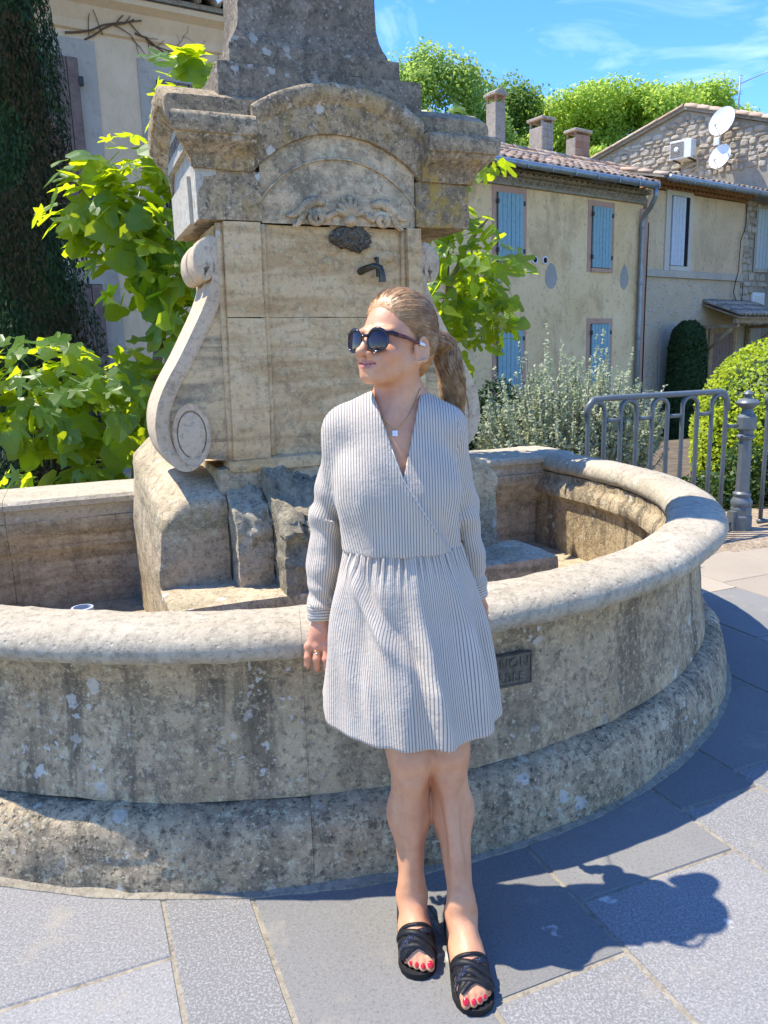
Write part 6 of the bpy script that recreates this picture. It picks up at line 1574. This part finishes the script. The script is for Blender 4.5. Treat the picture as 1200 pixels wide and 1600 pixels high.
for i in range(700):
    th0 = rh.uniform(-2.2, 2.2); a0 = np.array([math.sin(th0)*.075, 0, math.cos(th0)*.09+.03]); f0 = rh.uniform(-.02, .075)
    s0 = np.array([a0[0]*(1 if f0 < .04 else .8), f0, a0[2]]); pts = []
    for k in range(8):
        t = k/7; qq = s0*(1-t)+TIE*t; qq = qq+np.array([math.sin(th0), 0, math.cos(th0)])*.05*math.sin(math.pi*t); pts.append(surf(qq))
    if any(np.linalg.norm(pts[k+1]-pts[k]) > .06 for k in range(7)): continue
    wob = rh.normal(size=3)*.0012; pts = [Vector(p+wob*math.sin(k)) for k, p in enumerate(pts)]
    SV.add(tube(catmull(pts, 2), .00042, 3, False))
# wisps at the hairline
for i in range(220):
    u = rh.uniform(.0, .10); l = rh.uniform(-.05, .07); p = surf(np.array([l, float(np.interp(u, [-.005, .02, .05, .075, .1], [-.012, .032, .060, .072, .069])), u])); d = HS*(-hfw*rh.uniform(.03, .06)+hup*rh.uniform(.003, .022)+hl*rh.normal()*.01)
    SV.add(tube([Vector(p), Vector(p+d*.5+hup*.003), Vector(p+d)], .0005, 3, False))
st = SV.obj('hair_strands', M['strand'], hair); st['kind'] = 'stuff'
PT = [Vector(hd(*(TIE+np.array([0, .012, .0])))), Vector(hd(0.010, -.130, .030)), Vector((.158, 1.905, 1.395)), Vector((.170, 1.900, 1.345)), Vector((.176, 1.893, 1.295)), Vector((.174, 1.890, 1.235)), Vector((.165, 1.892, 1.18))]
pc = catmull(PT, 5); rad = np.interp(np.linspace(0, 1, len(pc)), [0, .12, .3, .6, .85, 1], [.017, .021, .028, .030, .024, .006])
vv, ff = tube(pc, list(rad*.66), 14); uvp = []
for f in ff: uvp += [((i % 14)/14*2.2+(0), (i//14)*.16) for i in f]
pt_ = obj('ponytail', vv, ff, M['hair'], hair, True, uvp)
SP_ = Acc()
for i in range(1700):
    a = rh.uniform(0, 2*math.pi); q = math.sqrt(rh.random())*.50+.60; ph_ = rh.uniform(0, 6); pts = []
    end = rh.integers(len(pc)-9, len(pc))
    for k in range(0, end, 2):
        t = (pc[min(k+1, len(pc)-1)]-pc[max(k-1, 0)]).normalized(); s1 = t.cross(Vector((0, .3, 1))).normalized(); s2 = t.cross(s1); w = rad[k]*q*(1+.10*math.sin(k*.5+ph_))
        pts.append(pc[k]+(s1*math.cos(a+.2*math.sin(k*.3+ph_))+s2*math.sin(a+.2*math.sin(k*.3+ph_)))*w)
    SP_.add(tube(pts, [.0006*(1-.5*j/len(pts)) for j in range(len(pts))], 3, False))
s2_ = SP_.obj('ponytail_strands', M['strand'], pt_); s2_['kind'] = 'stuff'
tp = [Vector(hd(TIE[0]+.021*math.cos(t), -.113, TIE[2]+.021*math.sin(t))) for t in np.linspace(0, 2*math.pi, 14)]; vv, ff = tube(tp, .005, 6); obj('hair_tie', vv, ff, M['hair'], hair)

# ---- sunglasses
sg = bpy.data.objects.new('sunglasses', None); link(sg, woman)
def lens_pt(s, a, r=1.0, off=0.0):
    rx, rz = .0275*r, .0255*r; x = s*.0375+rx*math.cos(a); z = -.004+rz*math.sin(a)*(1.0 if math.sin(a) > 0 else 1.02)
    return Vector(hd(x, .108+off-.9*x*x*3.4-.10*z*-1*.6, z))
def kid(name, vf, mat, parent, smooth=True):
    o = obj(name, vf[0], vf[1], mat, None, smooth); o.parent = parent; o.matrix_parent_inverse = Matrix.Identity(4)
    if parent is sg: o.matrix_parent_inverse = Matrix.Translation(Vector(woman.location)) @ Matrix.Translation(-Vector(woman.location))
    return o
bpy.data.objects.remove(sg)
rimv = [lens_pt(-1, a) for a in np.linspace(0, 2*math.pi, 37)]
sg = None
for s in (-1, 1):
    pts = [lens_pt(s, a) for a in np.linspace(0, 2*math.pi, 41)]
    vf = tube(pts, [.0021+.0024*max(0, math.sin(a))**2 for a in np.linspace(0, 2*math.pi, 41)], 8, False)
    if sg is None: sg = obj('sunglasses', vf[0], vf[1], M['frame'], woman)
    else: obj('lens_rim', vf[0], vf[1], M['frame'], sg)
    n = 32; V = [lens_pt(s, 0, 0, .0018)]; F = []
    for rr0, oo in ((.35, .0016), (.7, .001), (.985, .0)):
        for k in range(n): V.append(lens_pt(s, 2*math.pi*k/n, rr0, oo))
    F = [(0, 1+k, 1+(k+1) % n) for k in range(n)]+[(1+i*n+k, 1+(i+1)*n+k, 1+(i+1)*n+(k+1) % n, 1+i*n+(k+1) % n) for i in range(2) for k in range(n)]
    obj('lens', V, F, M['lens'], sg)
    A = Acc(); e0 = lens_pt(s, R(38) if s > 0 else R(142), 1.04); hinge = Vector(hd(s*.0745, .076, .011)); A.add(tube([e0, (e0+hinge)/2+Vector(hup)*.002, hinge], [.0052, .0056, .0050], 8)); A.obj('end_piece', M['frame'], sg)
    vf = tube([hinge, Vector(hd(s*.0785, .045, .0085)), Vector(hd(s*.0815, .012, .003)), Vector(hd(s*.0825, -.004, .001))], [.0050, .0042, .0036, .0036], 8); obj('temple', vf[0], vf[1], M['tort'], sg)
    vf = tube([Vector(hd(s*.0830, .006, .0032)), Vector(hd(s*.0838, -.012, -.0005))], .0040, 8); obj('metal_inlay', vf[0], vf[1], M['pearl'], sg)
    vf = tube([Vector(hd(s*.0825, -.004, .001)), Vector(hd(s*.080, -.028, -.006)), Vector(hd(s*.077, -.038, -.028))], [.0036, .003, .002], 8); obj('temple_tip', vf[0], vf[1], M['tort'], sg)
vf = tube([lens_pt(-1, R(25), 1.0), Vector(hd(0, .1165, .0045)), lens_pt(1, R(155), 1.0)], [.0036, .0034, .0036], 8); obj('bridge', vf[0], vf[1], M['frame'], sg)

# ---- jewellery
def skin_y(x, z, y0=1.60):
    y = y0
    for _ in range(60):
        d = body.ev(np.array([[x, y, z]]))[0]
        if d < .0008: break
        y += max(.0008, d*.7)
    return y
ch = []
for t in np.linspace(-1, 1, 41):
    x = .0295+(.062 if t > 0 else .056)*math.copysign(abs(t)**.85, t); z = 1.219+.086*abs(t)**1.35; ch.append(Vector((x, skin_y(x, z)-.0012, z)))
vf = tube(ch, .0009, 5); nk = obj('necklace', vf[0], vf[1], M['gold'], woman)
A = Acc(); pc0 = Vector((.0295, skin_y(.0295, 1.210)-.003, 1.210))
for k in range(4): a = math.pi/2*k+.785; A.add(ellipsoid(pc0+Vector((math.cos(a)*.0042, 0, math.sin(a)*.0042)), (Vector((.0040, 0, 0)), Vector((0, .0022, 0)), Vector((0, 0, .0040))), 10, 6))
pd = A.obj('pendant', M['pearl'], nk)
for fi, tz in ((0, .35), (1, .45)):
    k0, p1, p2, p3, r = FING[fi]; c = Vector(k0+(p1-k0)*tz); ax = Vector(p1-k0).normalized(); s1 = ax.orthogonal().normalized(); s2 = ax.cross(s1)
    vf = tube([c+(s1*math.cos(t)+s2*math.sin(t))*(r*1.12) for t in np.linspace(0, 2*math.pi, 21)], .0013, 6, False); rg_ = obj('finger_ring', vf[0], vf[1], M['gold'], woman)
    if fi == 1: vf = ellipsoid(c+Vector((0, -r*1.2, 0)), (Vector((.003, 0, 0)), Vector((0, .002, 0)), Vector((0, 0, .002))), 8, 5); obj('ring_stone', vf[0], vf[1], M['pearl'], rg_)
vf = ellipsoid(Vector(hd(.083, .000, -.040)), (Vector((.0034, 0, 0)), Vector((0, .0034, 0)), Vector((0, 0, .0034))), 8, 6); obj('earring', vf[0], vf[1], M['gold'], woman)

# ---- shoes: open toed black slingbacks with woven straps
for s, (he, to) in FT.items():
    ax = Vector((to-he)[:2].tolist()+[0]).normalized(); sd = ax.cross(Vector((0, 0, 1))); he0 = Vector((he[0], he[1], 0)); inner = -1 if s < 0 else 1
    Lf = (Vector((to[0], to[1], 0))-he0).length
    outl = [(-.036, 0), (-.031, .020), (-.005, .033), (.05, .037), (.10, .039), (.15, .042), (.182, .0445), (.204, .040), (.220, .030), (.230, .013), (.232, 0)]
    kf = (Lf+.003)/.232
    def sp_(a, w, z): return he0+ax*(a*kf if a > 0 else a)+sd*w+Vector((0, 0, z))
    zs = lambda a: float(np.interp(a, [-.04, .04, .12, .17, .26], [.032, .028, .014, .009, .011]))
    ring_ = [(a, w*(1.06 if (1 if inner > 0 else -1) > 0 and a > .12 else 1)) for a, w in outl]+[(a, -w) for a, w in outl[::-1][1:-1]]
    n = len(ring_); V = [sp_(a, w, zs(a)+.004) for a, w in ring_]+[sp_(a, w*1.02, zs(a)-.002) for a, w in ring_]+[sp_(a, w*1.0, max(0.0005, zs(a)-.012) if a > .045 else 0.0005) for a, w in ring_]
    F = [tuple(range(n))]+[(j*n+i, (j+1)*n+i, (j+1)*n+(i+1) % n, j*n+(i+1) % n) for j in range(2) for i in range(n)]+[tuple(range(3*n-1, 2*n-1, -1))]
    bm = bmesh.new(); vs = [bm.verts.new(v) for v in V]
    for f in F: bm.faces.new([vs[i] for i in f])
    bmesh.ops.recalc_face_normals(bm, faces=bm.faces); shoe = bobj('shoe', bm, M['black'], woman, True, 40)
    def over(p, off=.002):   # lift a point onto the skin of the foot
        x = np.array(p); 
        for _ in range(12):
            d0 = body.ev(x[None])[0]
            if abs(d0-off) < .0004: break
            e = .0015; g = np.array([body.ev((x+np.eye(3)[a]*e)[None])[0]-d0 for a in range(3)])/e; L = np.linalg.norm(g)
            if L < .05: break
            x = x-g/L*(d0-off)*.8
        return x
    def strap(path, w, name, mat, off=.0025):
        """flat band hugging the foot: path of (along, across) with an arch over the instep"""
        cs = []
        for a, q in path:
            z = .06*math.sqrt(max(0, 1-(q/.047)**2))+zs(a)*.6; cs.append(over(sp_(a, q, z), off))
        cs = [Vector(c) for c in cs]; V = []; F = []
        for i, c in enumerate(cs):
            t = (cs[min(i+1, len(cs)-1)]-cs[max(i-1, 0)]).normalized(); e = .002; x = np.array(c); d0 = body.ev(x[None])[0]; g = Vector([body.ev((x+np.eye(3)[a]*e)[None])[0]-d0 for a in range(3)]).normalized(); b_ = t.cross(g).normalized()
            for q, h in ((-w/2, -.001), (-w/2, .0008), (0, .0012), (w/2, .0008), (w/2, -.001)): V.append(c+b_*q+g*h)
        m = 5
        for i in range(len(cs)-1):
            for k in range(m): F.append((i*m+k, i*m+(k+1) % m, (i+1)*m+(k+1) % m, (i+1)*m+k))
        obj(name, V, F, mat, shoe, True)
    P_ = lambda a0, q0, a1, q1, n=11: [(a0+.008+(a1-a0)*i/n, q0+(q1-q0)*i/n) for i in range(n+1)]
    for a0, q0, a1, q1, w, mat, off in ((.150, -.043, .196, .043, .0140, 'black', .0020), (.150, .043, .196, -.043, .0140, 'black', .0028), (.134, -.041, .178, .044, .0140, 'glitter', .0032), (.134, .041, .178, -.044, .0140, 'black', .0038), (.130, -.041, .134, .0, .008, 'black', .002), (.130, .041, .134, 0, .008, 'black', .002), (.172, -.044, .204, .036, .0120, 'black', .0022), (.172, .044, .204, -.036, .0120, 'black', .0027)):
        strap(P_(a0, q0, a1, q1), w, 'strap', M[mat], off)
    # topline along both sides and the heel cup
    for q in (-1, 1):
        V = []; F = []
        N = 16
        for i in range(N+1):
            a = -.030+.180*i/N; wv = float(np.interp(a, *zip(*outl)))*q; h = float(np.interp(a, [-.03, .02, .08, .15], [.052, .040, .024, .034])); V += [sp_(a, wv*1.0, zs(a)), sp_(a, wv*.97+.0*q, zs(a)+h), sp_(a, wv*.90, zs(a)+h), sp_(a, wv*.93, zs(a))]
        for i in range(N):
            for k in range(4): F.append((i*4+k, i*4+(k+1) % 4, (i+1)*4+(k+1) % 4, (i+1)*4+k))
        obj('side_band', V, F, M['black'], shoe, True, None, 40)
    V = []; F = []
    for i in range(13):
        t = math.pi*(i/12-.5)*1.1; a = -.005-.029*math.cos(t); w = .027*math.sin(t); V += [sp_(a, w, zs(a)), sp_(a*1.0, w, zs(a)+.056), sp_(a+.004, w*.86, zs(a)+.056), sp_(a+.004, w*.86, zs(a))]
    for i in range(12):
        for k in range(4): F.append((i*4+k, i*4+(k+1) % 4, (i+1)*4+(k+1) % 4, (i+1)*4+k))
    obj('heel_cup', V, F, M['black'], shoe, True, None, 40)
    for i in range(5):
        m_, e_, axx, sdd, r = TOES[(s, i)]
        c = Vector(e_)+Vector((0, 0, r*.80))+Vector(axx)*r*.20; u = Vector(axx); u = (u+Vector((0, 0, -.75))).normalized(); v = Vector(sdd); w = u.cross(v).normalized()
        vf = ellipsoid(c, (v*r*.68, u*r*.82, w*r*.30), 10, 6); obj('toenail', vf[0], vf[1], M['nail'], woman)
for me in bpy.data.meshes:
    if me.users == 1: me.validate()
